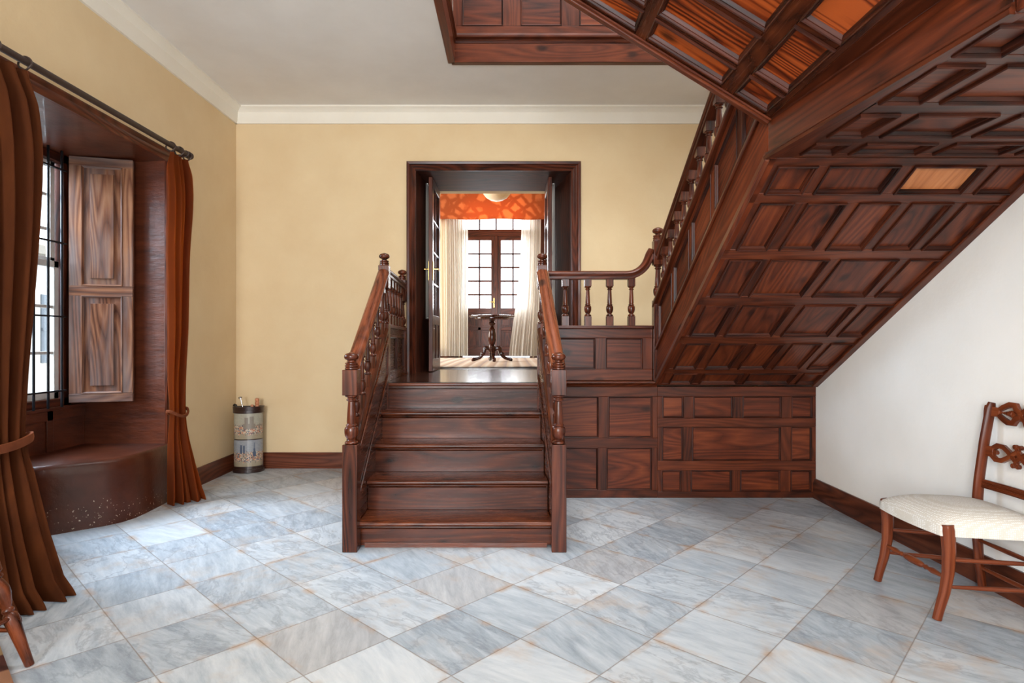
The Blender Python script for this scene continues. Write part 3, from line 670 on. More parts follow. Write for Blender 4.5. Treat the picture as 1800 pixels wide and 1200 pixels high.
m = MB(); m.hexa([(-1.06, 4.73, 0), (-1.02, 4.73, 0), (-1.07, 6.085, 0), (-1.11, 6.085, 0), (-1.06, 4.73, ZL+.02), (-1.02, 4.73, ZL+.02), (-1.07, 6.085, ZL+.02), (-1.11, 6.085, ZL+.02)], 1); m.build('side_board', 'panel', lr)
for k in range(6):
    p = A+(Bq-A)*((k+.6)/6.2); baluster(lr, p.x, p.y, 1.438, .385, .055)
newel(lr, -1.103, 5.945, .084, ZL, 1.44, 1.70, 1.915, .040)

rr = thing('landing_railing', 'panelled landing railing right of the doorway with a handrail curling up to the stair newel', 'railing', (.7, 4.9, ZL))
PY = 4.90
Mr = Matrix(((1, 0, 0, 0), (0, 0, -1, PY), (0, 1, 0, 0), (0, 0, 0, 1)))     # local (x, z, -y)
panelled(rr, Mr, .285, 1.162, .978, 1.405, [(1.07, 1.33, [(.385, .69), (.775, 1.083)])], 'frame', 'panel', t=.05)
m = MB(); m.box(.285, 1.162, PY-.03, PY+.07, 1.405, 1.432, axis=0)
m.build('capping', 'frame', rr, bevel=.006)
m = MB(); m.sweep([(0, 0), (.03, .0), (.045, .012), (.03, .022), (.05, .034), (.05, .046), (0, .05)], [(.285, PY, .925), (1.19, PY, .925)]); m.build('moulding', 'frame', rr)
yr = PY+.02
path = [(.285, yr, 1.85), (.6, yr, 1.85), (.95, yr, 1.85)]+[(.95+.19*math.sin(t), yr, 1.85+.19*(1-math.cos(t))) for t in [math.pi/2*.8*k/8 for k in range(1, 9)]]
px, pz = path[-1][0], path[-1][2]; path += [(px+.015, yr, pz+.04), (px+.035, yr, pz+.075)]
m = MB(); m.sweep(RAIL, path, up=(0, 1e-3, 1)); m.build('handrail', 'case', rr)
for x in (.443, .63, .812, .992): baluster(rr, x, yr, 1.43, .395, .06)

# ------------------------------------------------------------------ wainscot under the landing
wp = thing('wall_panelling', 'tall dark pine panelling below the landing between the steps and the white wall', 'panelling', (1.4, 4.92, 0))
Mw = Matrix(((1, 0, 0, 0), (0, 0, -1, 4.92), (0, 1, 0, 0), (0, 0, 0, 1)))
panelled(wp, Mw, .27, 1.21, .0, .925, [(.063, .418, [(.40, .715), (.785, 1.164)]), (.499, .842, [(.40, .72), (.80, 1.168)])], t=.05, fname='frame')
panelled(wp, Mw, 1.21, 2.528, .0, .925, [(.052, .229, [(1.245, 1.41), (1.488, 1.828), (1.90, 2.235), (2.318, 2.49)]), (.308, .591, [(1.247, 1.425), (1.498, 2.237), (2.322, 2.495)]), (.663, .844, [(1.252, 1.428), (1.509, 1.839), (1.918, 2.242), (2.325, 2.50)])], t=.05)
# ------------------------------------------------------------------ main flight along the right wall
SX = 1.187
fl = thing('stair_flight', 'long panelled flight climbing toward the viewer along the white right wall', 'stair flight', (1.85, 4.9, .93))
k_ = 1.1476
Ms1 = Matrix(((1, 0, 0, 0), (0, -1/k_, -.563/k_, 4.9), (0, .563/k_, -1/k_, 1.3-.363), (0, 0, 0, 1)))
newel(fl, 1.205, 4.885, .082, ZL, 1.64, 1.93, 2.13, .042)
def V(D): return (4.9-D)*k_
c4 = [(1.258, 1.442), (1.500, 1.832), (1.902, 2.232), (2.300, 2.482)]; c5 = [(1.266, 1.434), (1.506, 1.700), (1.768, 1.972), (2.035, 2.243), (2.310, 2.490)]
c4a = [(1.29, 1.47), (1.539, 1.84), (1.895, 2.27), (2.33, 2.49)]
rows = [(V(4.868), V(4.708), c4a), (V(4.632), V(4.283), c5), (V(4.187), V(3.84), c4), (V(3.749), V(3.416), c4), (V(3.336), V(3.007), c5), (V(2.947), V(2.788), c4)]
panelled(fl, Ms1, SX+.002, XR-.002, 0, V(2.745), rows, t=.05, mold=MOLDB, vert=True, fb=.004, special=(24,))
m = MB(); m.box(XR-.055, XR-.001, 0, V(2.745), -.0, .018, Ms1, axis=1); m.build('wall_batten', 'frame', fl, bevel=.006)
# stringer: sheared frame (u along the run, v upright), facing the hall
sl = .563
Mst = Matrix(((0, 0, -1, SX), (-1, 0, 0, 4.9), (sl, 1, 0, 1.3-.363), (0, 0, 0, 1)))
UT = 4.9-2.745
pp = [(.12, .50), (.57, .93), (1.00, 1.37), (1.44, 1.78), (1.85, 2.10)]
panelled(fl, Mst, .0, UT, 0, .64, [(.315, .585, pp)], 'string', 'string', t=.045, fname='stringer', pname='stringer_panel')
m = MB(); m.box(0, UT, .262, .29, 0, .016, Mst, axis=0); m.box(0, UT, -.012, .03, -.01, .014, Mst, axis=0); m.build('string_moulding', 'frame', fl, bevel=.005)
m = MB(); m.box(.0, UT, .64, .675, -.07, .03, Mst, axis=0); m.build('string_cap', 'frame', fl, bevel=.008)
def zc1(D): return 1.3-.363+sl*(4.9-D)+.675
for k in range(11):
    D = 4.72-.1775*k; baluster(fl, SX+.03, D, zc1(D)-.006, .345, .06, rake=-sl)
m = MB(); p = [(SX+.03, 4.86, zc1(4.86)+.365), (SX+.03, 2.76, zc1(2.76)+.365)]
m.sweep(RAIL, p); m.build('handrail', 'case', fl)
for i in range(7):                                # steps behind the stringer
    z1 = ZL+.198*(i+1); y0 = 5.14-.3517*i
    m = MB(); m.box(SX+.05, XR-.002, y0-.022, y0, z1-.198, z1-.03, axis=0); m.build('riser', 'stair', fl)
    if i < 6: m = MB(); m.box(SX+.05, XR-.002, y0-.37, y0+.02, z1-.03, z1, axis=0); m.build('tread', 'stair', fl, bevel=.008)
B(SX+.05, XR-.003, 2.748, 3.05, ZL+.198*7-.03, ZL+.198*7, axis=0).build('tread', 'stair', fl, bevel=.008)
# ------------------------------------------------------------------ quarter landing
ZQ = 1.3+.852; ZQT = ZL+.198*7
ql = thing('stair_landing', 'flat panelled underside of the upper stair landing at the top right', 'landing', (1.85, 2.1, ZQ))
Mq = Matrix(((1, 0, 0, 0), (0, -1, 0, 2.743), (0, 0, -1, ZQ), (0, 0, 0, 1)))     # v toward the camera, w down
e0, e1 = (SX, 2.743), (1.30, 1.528)
cq = [(1.31, 1.455), (1.528, 1.828), (1.912, 2.208), (2.285, 2.47)]
panelled(ql, Mq, 1.295, XR-.002, 0.0, 1.215, [(.058, .203, cq), (.287, .523, cq), (.633, .92, cq), (.985, 1.155, cq)], t=.05, mold=MOLDB)
m = MB(); m.hexa([(SX+.002, 2.743, ZQ), (1.30, 2.743, ZQ), (1.31, 1.528, ZQ), (1.302, 1.528, ZQ), (SX+.002, 2.743, ZQ+.05), (1.30, 2.743, ZQ+.05), (1.31, 1.528, ZQ+.05), (1.302, 1.528, ZQ+.05)], 1); m.build('edge_board', 'frame', ql)
df = Vector((e1[0]-e0[0], e1[1]-e0[1], 0)); lf = df.length; df.normalize(); nf = Vector((df.y, -df.x, 0))
Mf = Matrix(((df.x, 0, nf.x, e0[0]), (df.y, 0, nf.y, e0[1]), (0, 1, 0, ZQ), (0, 0, 0, 1)))
m = MB(); m.box(0, lf, -.004, ZQT-ZQ+.0, -.04, 0, Mf, axis=0)
m.build('fascia', 'panel', ql, bevel=.004)
m = MB(); m.sweep([(0, 0), (.016, 0), (.02, .012), (.012, .022), (.012, .03), (0, .034)], [Vector((e0[0], e0[1]+.01, ZQ-.008)), Vector((e1[0], e1[1], ZQ-.008))]); m.build('fascia_moulding', 'frame', ql)
m = MB(); m.box(1.30, XR-.002, 1.488, 1.528, ZQ-.004, ZQT, axis=0); m.build('fascia', 'panel', ql, bevel=.004)
m = MB(); m.hexa([(SX+.02, 2.74, ZQT-.035), (XR-.003, 2.74, ZQT-.035), (XR-.003, 1.5, ZQT-.035), (1.31, 1.5, ZQT-.035), (SX+.02, 2.74, ZQT), (XR-.003, 2.74, ZQT), (XR-.003, 1.5, ZQT), (1.31, 1.5, ZQT)], 0); m.build('floorboards', 'floorwood', ql)
# ------------------------------------------------------------------ upper flight crossing overhead to the left
uf = thing('stair_flight', 'steep flight overhead with bright red-brown pine panels, crossing to the ceiling opening', 'stair flight', (.0, 2.1, 2.3))
s2 = .62; k2 = math.hypot(1, s2)
# local u along D (from the far edge toward the camera), v up the slope to the left, w down
Mu = Matrix(((0, -1/k2, -s2/k2, SX), (-1, 0, 0, 2.743), (0, s2/k2, -1/k2, 1.3+1.013), (0, 0, 0, 1)))
def VX(x): return (SX-x)*k2
cs = [(.085, .245), (.290, .640), (.685, 1.03), (1.075, 1.19)]
cl_ = [(.085, .232), (.277, .490), (.535, .745), (.79, 1.0), (1.045, 1.19)]
def xr_(u): return 0
rows2 = [(VX(1.150), VX(1.008), cs), (VX(.948), VX(.611), cl_), (VX(.559), VX(.20), cl_), (VX(.145), VX(-.22), cl_), (VX(-.275), VX(-.64), cl_), (VX(-.70), VX(-1.06), cl_)]
panelled(uf, Mu, 0, 1.215, VX(1.175), VX(-1.5), rows2, 'stair', 'orange', t=.05, mold=MOLDB, vert=True, fb=.004)
m = MB(); m.box(-.0, .035, VX(SX-.002), VX(-1.5), -.0, .02, Mu, axis=1); m.box(.035, .05, VX(SX-.002), VX(-1.5), 0, .010, Mu, axis=1); m.build('edge_moulding', 'frame', uf, bevel=.006)
m = MB(); m.hexa([(SX-.001, 2.743, 1.3+1.013), (1.175, 2.743, 1.3+1.02), (1.175, 1.53, 1.3+1.02), (1.296, 1.53, 1.3+1.013), (SX-.001, 2.743, 2.36), (1.175, 2.743, 2.36), (1.175, 1.53, 2.36), (1.296, 1.53, 2.36)], 1); m.build('foot_board', 'frame', uf)
m = MB()
for u_ in (0, 1.17): m.box(u_, u_+.045, .26, VX(-1.5), -.42, -.05, Mu, axis=1)
m.build('stringer', 'frame', uf, bevel=.004)
for i in range(8):
    z1 = ZQT+.2*(i+1); x0 = SX+.22-.3226*i
    m = MB(); m.box(x0-.34, x0+.02, 1.58, 2.69, z1-.03, z1, axis=1); m.build('tread', 'stair', uf, bevel=.008)
# ------------------------------------------------------------------ panelled sides of the ceiling opening
wl = thing('stairwell_panelling', 'dark panelled fascia lining the square opening in the white ceiling', 'panelling', (1.0, OY, ZC))
Mo = Matrix(((1, 0, 0, 0), (0, 0, -1, OY-.012), (0, 1, 0, 0), (0, 0, 0, 1)))
cols = [(-.428+.503*k, -.076+.503*k) for k in range(6)]; cols[-1] = (cols[-1][0], 2.45)
panelled(wl, Mo, OX+.012, XR-.002, 3.94, 4.9, [(4.01, 4.75, cols)], t=.04)
m = MB(); m.box(OX, XR-.002, OY-.03, OY+.03, ZC-.012, 3.85, axis=0); m.build('fascia', 'frame', wl, bevel=.004)
m = MB(); m.sweep([(0, 0), (.02, 0), (.028, .012), (.016, .022), (.016, .034), (.04, .046), (.04, .062), (.022, .075), (.012, .09), (0, .09)], [(OX, OY-.012, 3.85), (XR-.002, OY-.012, 3.85)]); m.build('moulding', 'frame', wl)
Mo2 = Matrix(((0, 0, 1, OX+.012), (1, 0, 0, 0), (0, 1, 0, 0), (0, 0, 0, 1)))
panelled(wl, Mo2, 3.42, OY-.012, 3.94, 4.9, [(4.01, 4.75, [(3.5, 3.85), (3.95, 4.30), (4.40, 4.75)])], t=.04)
m = MB(); m.box(OX-.03, OX+.03, 3.4, OY, ZC-.012, 3.85, axis=1); m.build('fascia', 'frame', wl, bevel=.004)
m = MB(); m.sweep([(0, 0), (.02, 0), (.028, .012), (.016, .022), (.016, .034), (.04, .046), (.04, .062), (.022, .075), (.012, .09), (0, .09)], [(OX+.012, 3.4, 3.85), (OX+.012, OY, 3.85)]); m.build('moulding', 'frame', wl)

# ------------------------------------------------------------------ glazed door leaves
def door_leaf(label, hx, hy, dirv, curtain_side, handle):
    """hinge at (hx, hy), leaf runs along dirv; local u from the hinge, w = leaf's inner face"""
    r = thing('door_leaf', label, 'door', (hx, hy, ZL))
    dv = Vector(dirv).normalized(); nv = Vector((dv.y, -dv.x, 0))
    Md = Matrix(((dv.x, 0, nv.x, hx), (dv.y, 0, nv.y, hy), (0, 1, 0, ZL+.008), (0, 0, 0, 1)))
    W, H = .66, 2.06; t = .021
    m = MB(); st_ = .085
    m.box(0, st_, 0, H, -t, t, Md); m.box(W-st_, W, 0, H, -t, t, Md)
    for a, b in ((0, .13), (.50, .60), (H-.09, H)): m.box(st_, W-st_, a, b, -t, t, Md, axis=0)
    m.box(W/2-.025, W/2+.025, .13, .50, -t, t, Md, axis=1)
    m.build('frame', 'case', r, bevel=.003)
    for p, q in ((st_, W/2-.025), (W/2+.025, W-st_)):
        m = MB(); m.box(p, q, .13, .5, -.008, .008, Md, axis=1); m.box(p+.04, q-.04, .17, .46, -.014, .014, Md, axis=1); m.build('panel', 'case', r, bevel=.003)
    m = MB(); n = 4
    m.box(W/2-.011, W/2+.011, .60, H-.09, -.014, .014, Md)
    for k in range(1, n): z = .60+(H-.69)*k/n; m.box(st_, W-st_, z-.011, z+.011, -.014, .014, Md)
    m.build('glazing_bars', 'case', r, bevel=.002)
    B(st_-.005, W-st_+.005, .595, H-.085, -.002, .002, M=Md).build('pane', 'glass', r)
    s_ = curtain_side
    m = MB()
    m.grid(lambda u, v: Md @ Vector((.02+(W-.04)*u, .56+(H-.62)*v, s_*(.045+.012*math.sin(u*34)*(1-.3*v)))), 60, 8)
    m.build('curtain', 'sheerdoor', r, solid=.002)
    m = MB(); m.tube([Md @ Vector((.01, H-.07, s_*.035)), Md @ Vector((W-.01, H-.07, s_*.035))], .006, 8); m.tube([Md @ Vector((.01, .57, s_*.035)), Md @ Vector((W-.01, .57, s_*.035))], .005, 8); m.build('curtain_rod', 'whitepaint', r)
    if handle:
        h = MB()
        for f_ in (1, -1):
            h.box(W-.062, W-.022, .97, 1.17, f_*t, f_*(t+.006), Md)
            h.tube([Md @ Vector((W-.042, 1.09, f_*t)), Md @ Vector((W-.042, 1.09, f_*(t+.05))), Md @ Vector((W-.075, 1.09, f_*(t+.055))), Md @ Vector((W-.15, 1.085, f_*(t+.05)))], .009, 8, up=(.1, .2, 1))
        o = h.build('handle', 'brass', r); o['label'] = 'brass lever handle on a tall plate'
    return r
door_leaf('glazed dark wood door leaf with brass handle, open on the left of the doorway', -.862, 6.93, (0, -1, 0), 1, True)
door_leaf('dark wood door leaf backed with white voile, open on the right of the doorway', .402, 6.93, (0, -1, 0), -1, False)

# ------------------------------------------------------------------ far room
m = MB(); wx0, wx1 = -1.0, .36; wc = -.323
m.box(WL, WL+.06, YW, YW+.12, ZF, WT); m.box(WR-.06, WR, YW, YW+.12, ZF, WT); m.box(WL, WR, YW, YW+.12, 3.44, 3.57); m.box(WL, WR, YW, YW+.12, WT-.06, WT)
for x in (-.66, -.323, .02): m.box(x-.014, x+.014, YW+.03, YW+.08, 3.57, WT)
m.box(WL-.02, WL-.26, YW-.03, YW+.01, ZF, 4.05); m.box(WR+.02, WR+.26, YW-.03, YW+.01, ZF, 4.05)
w2 = struct(m, 'window_2', 'case', bevel=.003)
B(WL, WR, YW+.05, YW+.054, 3.57, WT).build('pane', 'glass', w2)
for s_ in (-1, 1):
    xa, xb = (WL+.06, wc-.002) if s_ < 0 else (wc+.002, WR-.06)
    m = MB(); y0, y1 = YW+.02, YW+.065; st_ = .10
    m.box(xa, xa+st_, y0, y1, ZF+.02, 3.44); m.box(xb-st_, xb, y0, y1, ZF+.02, 3.44)
    for a, b in ((ZF+.02, 1.19), (1.53, 1.59), (1.86, 1.975), (3.355, 3.44)): m.box(xa+st_, xb-st_, y0, y1, a, b)
    xm = (xa+xb)/2
    m.box(xm-.03, xm+.03, y0, y1, 1.19, 1.86)
    m.box(xm-.016, xm+.016, y0+.01, y1-.01, 1.975, 3.355)
    for k in range(1, 5): z = 1.975+(3.355-1.975)*k/5; m.box(xa+st_, xb-st_, y0+.01, y1-.01, z-.016, z+.016)
    if s_ > 0: m.box(wc-.03, wc+.03, y0-.02, y0, ZF+.02, 3.44)
    o = m.build('leaf', 'case', w2, bevel=.003)
    B(xa+st_, xb-st_, y0+.02, y0+.024, 1.975, 3.355).build('pane', 'glass', o)
    m = MB()
    for a, b in ((1.19, 1.53), (1.59, 1.86)):
        for p, q in ((xa+st_, xm-.03), (xm+.03, xb-st_)): m.box(p, q, y0+.015, y1-.01, a, b); m.box(p+.035, q-.035, y0+.006, y0+.016, a+.035, b-.035)
    m.build('panel', 'case', o, bevel=.003)
    if s_ < 0:
        m = MB(); m.box(xb-.055, xb-.02, y0-.008, y0, 1.99, 2.18); m.tube([(xb-.04, y0, 2.10), (xb-.04, y0-.05, 2.10), (xb-.14, y0-.05, 2.10)], .009, 8, up=(.1, .1, 1)); q = m.build('handle', 'brass', o); q['label'] = 'brass lever handle'
def cloth(levels, nfold, amp, nu=140, nv=60, ph=0, seed=1):
    """levels: (z, edge A xy, edge B xy, fold amplitude); rows interpolated smoothly"""
    rr_ = random.Random(seed); hs = [(rr_.uniform(.7, 1.3), rr_.uniform(0, 6.28)) for _ in range(4)]
    def fn(u, v):
        t = v*(len(levels)-1); i = min(int(t), len(levels)-2); f = t-i
        def ca(k):
            p0 = levels[max(i-1, 0)][k]; p1 = levels[i][k]; p2 = levels[i+1][k]; p3 = levels[min(i+2, len(levels)-1)][k]
            def h(a, b, c, d): return b+.5*f*(c-a+f*(2*a-5*b+4*c-d+f*(3*(b-c)+d-a)))
            if isinstance(p1, tuple): return tuple(h(a, b, c, d) for a, b, c, d in zip(p0, p1, p2, p3))
            return h(p0, p1, p2, p3)
        z = levels[i][0]*(1-f)+levels[i+1][0]*f; a = Vector(ca(1)); b = Vector(ca(2)); am = ca(3)
        d_ = b-a; n = Vector((-d_.y, d_.x)); n = n.normalized() if n.length > 1e-6 else Vector((1, 0))
        w_ = u+.012*math.sin(u*17+v*3)+.02*math.sin(v*4+u*5)
        s = math.sin(2*math.pi*nfold*w_+ph)*.6+.35*math.sin(2*math.pi*nfold*.53*w_*hs[0][0]+hs[0][1])+.25*math.sin(2*math.pi*nfold*1.7*w_+hs[1][1]+v*2)
        s2_ = .25*math.sin(9*v+hs[2][1]+u*6)
        p = a+d_*u+n*(am*(s+s2_*.5))
        return Vector((p.x, p.y, z))
    m = MB(); m.grid(fn, nu, nv); return m
def sheerc(label, lv, nf, seed):
    o = cloth([(a, b, c, d*.55) for a, b, c, d in lv], nf*1.5, .03, 220, 30, seed=seed).build('curtain', 'sheer', None, angle=180); return tag(o, label, 'curtain', None)
sheerc('white sheer curtain hanging straight at the left of the far window', [(4.2, (-1.42, 11.86), (-.88, 11.86), .03), (2.6, (-1.42, 11.86), (-.88, 11.86), .03), (ZF+.02, (-1.44, 11.86), (-.88, 11.86), .035)], 9, 3)
sheerc('white sheer curtain pulled across at the right of the far window', [(4.2, (.20, 11.86), (.58, 11.86), .03), (3.0, (.17, 11.84), (.57, 11.86), .03), (2.2, (.10, 11.8), (.56, 11.86), .035), (1.5, (.0, 11.72), (.55, 11.86), .04), (ZF+.02, (-.06, 11.66), (.54, 11.84), .05)], 6, 5)
# orange valance
m = MB(); x0, x1 = -1.46, .84
def vfn(u, v):
    per = [(-1.40+.02*0, 11.98), (-1.40, 11.66), (.78, 11.66), (.78, 11.98)]
    e = .06*(1-v)
    t = u*3; i = min(int(t), 2); f = t-i
    a, b = Vector(per[i]), Vector(per[i+1]); p = a+(b-a)*f
    if p.x < -.3: p.x -= e*(1 if i == 0 else 1-f if i == 1 else 0)
    else: p.x += e*(f if i == 1 else 1 if i == 2 else 0)
    p.y -= .03*(1-v)*(1 if i == 1 else 0)
    return Vector((p.x, p.y, 3.70+(4.265-3.70)*v+.008*math.sin(u*40)*(1-v)))
m.grid(vfn, 90, 8); val = tag(m.build('valance', 'damask', None, solid=.004), 'orange damask valance above the far window', 'valance')
B(-1.38, .76, 11.70, 11.99, 4.235, 4.255).build('board', 'case', val)
# pendant bowl lamp
lp = thing('ceiling_lamp', 'pale alabaster bowl lamp hanging in the far room in front of the orange valance', 'lamp', (-.245, 9.5, 4.6))
m = MB(); m.lathe([(.0, 3.548), (.03, 3.55), (.10, 3.57), (.17, 3.61), (.215, 3.665), (.23, 3.72), (.222, 3.72), (.2, 3.665), (.1, 3.60), (.0, 3.58)], (-.245, 9.5, 0), seg=36); m.build('bowl', 'bulb', lp)
m = MB()
for a in range(3): t = a*2.094; m.tube([(-.245+.22*math.cos(t), 9.5+.22*math.sin(t), 3.715), (-.245+.02*math.cos(t), 9.5+.02*math.sin(t), 4.2)], .006, 6, up=(1, .3, .2))
m.tube([(-.245, 9.5, 4.18), (-.245, 9.5, 4.58)], .008, 8, up=(1, 0, 0)); m.lathe([(.07, 4.56), (.07, 4.6)], (-.245, 9.5, 0)); m.build('chain', 'brass', lp)
# rug and pedestal table
m = MB()
def rugfn(x0, x1, y0, y1, z):
    return lambda u, v: Vector((x0+(x1-x0)*u+.012*math.sin(v*20), y0+(y1-y0)*v+.012*math.sin(u*30)+.006*math.sin(u*97), z+.003*math.sin(u*12+v*9)))
m.grid(rugfn(-1.75, 1.3, 7.12, 10.9, ZF+.010), 60, 30); tag(m.build('rug', 'rugfar', None, solid=.008), 'beige striped rag rug under the pedestal table in the far room', 'rug')
tb = thing('pedestal_table', 'small dark round pedestal table on carved scroll legs in the far room', 'table', (-.303, 9.0, ZF+.016))
tx, ty, tz = -.303, 9.0, ZF+.016
m = MB(); m.lathe([(.0, tz+.66), (.31, tz+.662), (.335, tz+.668), (.345, tz+.68), (.342, tz+.69), (.325, tz+.693), (.0, tz+.694)], (tx, ty, 0), seg=48); m.lathe([(.25, tz+.635), (.26, tz+.645), (.26, tz+.661)], (tx, ty, 0), seg=40); m.build('tabletop', 'tablewood', tb)
m = MB(); m.lathe([(.035, tz+.13), (.055, tz+.15), (.06, tz+.2), (.05, tz+.235), (.03, tz+.245), (.045, tz+.26), (.062, tz+.32), (.06, tz+.4), (.045, tz+.47), (.05, tz+.485), (.036, tz+.50), (.024, tz+.53), (.05, tz+.56), (.052, tz+.58), (.03, tz+.6), (.06, tz+.635)], (tx, ty, 0), seg=24); m.build('stem', 'tablewood', tb)
for a in (0, 90, 180, 270):
    t = math.radians(a+8); c, s_ = math.cos(t), math.sin(t); P = lambda r, z: (tx+c*r, ty+s_*r, tz+z)
    m = MB(); m.sweep([(-.022, -.026), (.022, -.026), (.027, 0), (.022, .026), (-.022, .026), (-.027, 0)], [P(.03, .17), P(.07, .20), P(.10, .205), P(.115, .185), P(.12, .155), P(.13, .12), P(.155, .085), P(.19, .055), P(.235, .035), P(.275, .026), P(.295, .034)], up=(0.01, .02, 1), scale=[.9, 1, 1.1, 1.1, 1.05, 1.0, .95, .9, .85, .9, 1.0])
    m.lathe([(.0, -.034), (.030, -.028), (.034, 0), (.030, .028), (0, .034)], P(.095, .195), (-s_, c, 0), 14); m.lathe([(.0, -.03), (.028, -.026), (.028, .026), (0, .03)], P(.15, .115), (-s_, c, 0), 12)
    m.lathe([(.02, -.0), (.026, .012), (.026, .03), (.014, .045)], P(.29, .0), seg=14); m.build('leg', 'tablewood', tb)

# ------------------------------------------------------------------ curtain rod and velvet curtains
RXX, RZ = -2.70, 2.853
rd = thing('curtain_rod', 'dark bronze curtain rod above the window recess on the left wall', 'curtain rod', (RXX, 3.9, RZ))
m = MB(); m.tube([(RXX, 2.3, RZ), (RXX, 4.90, RZ)], .0205, 16); m.build('rod', 'rod', rd)
m = MB(); m.lathe([(.021, 0), (.027, .004), (.027, .02), (.02, .026), (.026, .035), (.03, .05), (.03, .075), (.022, .083), (.022, .09), (.0, .092)], (RXX, 4.89, RZ), (0, 1, 0), 18); m.build('finial', 'rod', rd)
m = MB(); m.lathe([(.045, 0), (.045, .012), (.02, .02)], (XL, 4.955, RZ), (1, 0, 0), 18); m.tube([(XL+.01, 4.955, RZ), (RXX, 4.955, RZ)], .012, 10); m.build('bracket', 'rod', rd)
m = MB(); m.lathe([(.045, 0), (.045, .012), (.02, .02)], (XL, 2.62, RZ), (1, 0, 0), 18); m.tube([(XL+.01, 2.62, RZ), (RXX, 2.62, RZ)], .012, 10); m.build('bracket', 'rod', rd)
def ring_part(root, y):
    m = MB(); m.tube([(RXX+.036*math.cos(2*math.pi*k/20), y+.004*math.sin(k), RZ-.012+.036*math.sin(2*math.pi*k/20)) for k in range(21)], .0055, 8, up=(0, 1, 0)); m.tube([(RXX, y, RZ-.046), (RXX, y, RZ-.07)], .005, 6, up=(1, 0, 0)); m.build('ring', 'rod', root)
def tieback(root, cx, cy, rx, ry, z, dz, w_=.045):
    m = MB(); pts = []
    for k in range(37):
        a = 2*math.pi*k/36; pts.append((cx+rx*math.cos(a), cy+ry*math.sin(a), z+dz*math.cos(a)*.5-.02*math.cos(2*a)))
    m.sweep([(-.006, -w_/2), (.006, -w_/2), (.010, 0), (.006, w_/2), (-.006, w_/2)], pts); m.build('tieback', 'tieback', root)
vc = thing('velvet_curtain', 'wide dark brown velvet curtain tied back at the left edge of the room', 'curtain', (-2.68, 3.0, 0))
lv = [(2.795, (-2.70, 2.40), (-2.70, 3.29), .03), (2.62, (-2.70, 2.40), (-2.70, 3.355), .05), (2.35, (-2.70, 2.40), (-2.70, 3.385), .06), (1.9, (-2.69, 2.46), (-2.68, 3.345), .06), (1.4, (-2.68, 2.52), (-2.67, 3.295), .055), (1.0, (-2.67, 2.60), (-2.66, 3.25), .05),
      (.76, (-2.66, 2.68), (-2.655, 3.235), .04), (.58, (-2.64, 2.62), (-2.62, 3.25), .045), (.3, (-2.54, 2.52), (-2.47, 3.15), .06), (.1, (-2.46, 2.44), (-2.35, 3.08), .075), (.006, (-2.42, 2.42), (-2.27, 3.06), .085)]
o = cloth(lv, 9.0, 1.0, 260, 90, ph=.6, seed=11).build('cloth', 'velvet', vc, solid=.004, angle=180)
tieback(vc, -2.655, 2.965, .075, .295, .76, .03, .045)
for y in (2.45, 2.66, 2.87, 3.08, 3.28): ring_part(vc, y)
vc = thing('velvet_curtain', 'narrow rust velvet curtain gathered beside the far jamb of the window recess', 'curtain', (-2.68, 4.75, 0))
lv = [(2.795, (-2.69, 4.66), (-2.70, 4.93), .02), (2.66, (-2.64, 4.545), (-2.69, 4.95), .035), (2.45, (-2.66, 4.60), (-2.70, 4.965), .045), (2.0, (-2.67, 4.60), (-2.70, 4.92), .045), (1.4, (-2.67, 4.60), (-2.69, 4.89), .042), (1.0, (-2.68, 4.605), (-2.69, 4.865), .035),
      (.73, (-2.68, 4.63), (-2.68, 4.84), .026), (.55, (-2.69, 4.63), (-2.67, 4.85), .032), (.3, (-2.70, 4.65), (-2.62, 4.87), .04), (.1, (-2.71, 4.67), (-2.56, 4.87), .05), (.006, (-2.72, 4.68), (-2.52, 4.86), .06)]
o = cloth(lv, 4.3, 1.2, 160, 90, ph=2.2, seed=5).build('cloth', 'velvetlight', vc, solid=.004, angle=180)
tieback(vc, -2.675, 4.735, .052, .118, .735, -.02, .022)
for y in (4.68, 4.80, 4.92): ring_part(vc, y)

# ------------------------------------------------------------------ umbrella stand in the corner
us = thing('umbrella_stand', 'dark half-round umbrella stand with two painted city scenes in the wall corner', 'umbrella stand', (-2.635, 5.89, 0))
ang = math.radians(12)
ex, ey = Vector((math.cos(ang), math.sin(ang), 0)), Vector((math.sin(ang), -math.cos(ang), 0))    # along, towards the room
uc = Vector((-2.645, 5.95, 0)); HW, DP = .135, .115
def up_(t, grow=0):            # t 0..1 along the curved front
    a = math.pi*(1-t); c = math.cos(a); s_ = max(0, math.sin(a))**.75
    return uc+ex*((HW+grow)*c)+ey*((DP+grow)*s_)
def halfwall(m, z0, z1, grow, th=.01):
    n = 28; vs = []
    for z in (z0, z1):
        for k in range(n+1): p = up_(k/n, grow); vs.append((p.x, p.y, z))
    k = n+1; fs = [(i, i+1, k+i+1, k+i) for i in range(n)]+[(n, 0, k, k+n), tuple(range(k, 2*k)), tuple(range(k))[::-1]]
    m.add(vs, fs)
m = MB(); halfwall(m, .035, .595, 0); m.build('body', 'darkbrown', us)
m = MB(); halfwall(m, 0, .04, .012); m.build('base', 'darkbrown', us, bevel=.005)
m = MB(); halfwall(m, .59, .618, .010); n = 28                  # open rim
for g0, g1 in ((.010, -.004),):
    vs = []
    for k in range(n+1):
        for gr_, z in ((.010, .618), (.012, .655), (-.004, .655), (-.004, .619)): p = up_(k/n, gr_); vs.append((p.x, p.y, z))
    m.add(vs, [(4*k+j, 4*k+4+j, 4*k+4+(j+1) % 4, 4*k+(j+1) % 4) for k in range(n) for j in range(3)])
p0, p1 = up_(0, .01), up_(1, .01); Mr2 = Matrix(((ex.x, ey.x, 0, p0.x), (ex.y, ey.y, 0, p0.y), (0, 0, 1, 0), (0, 0, 0, 1)))
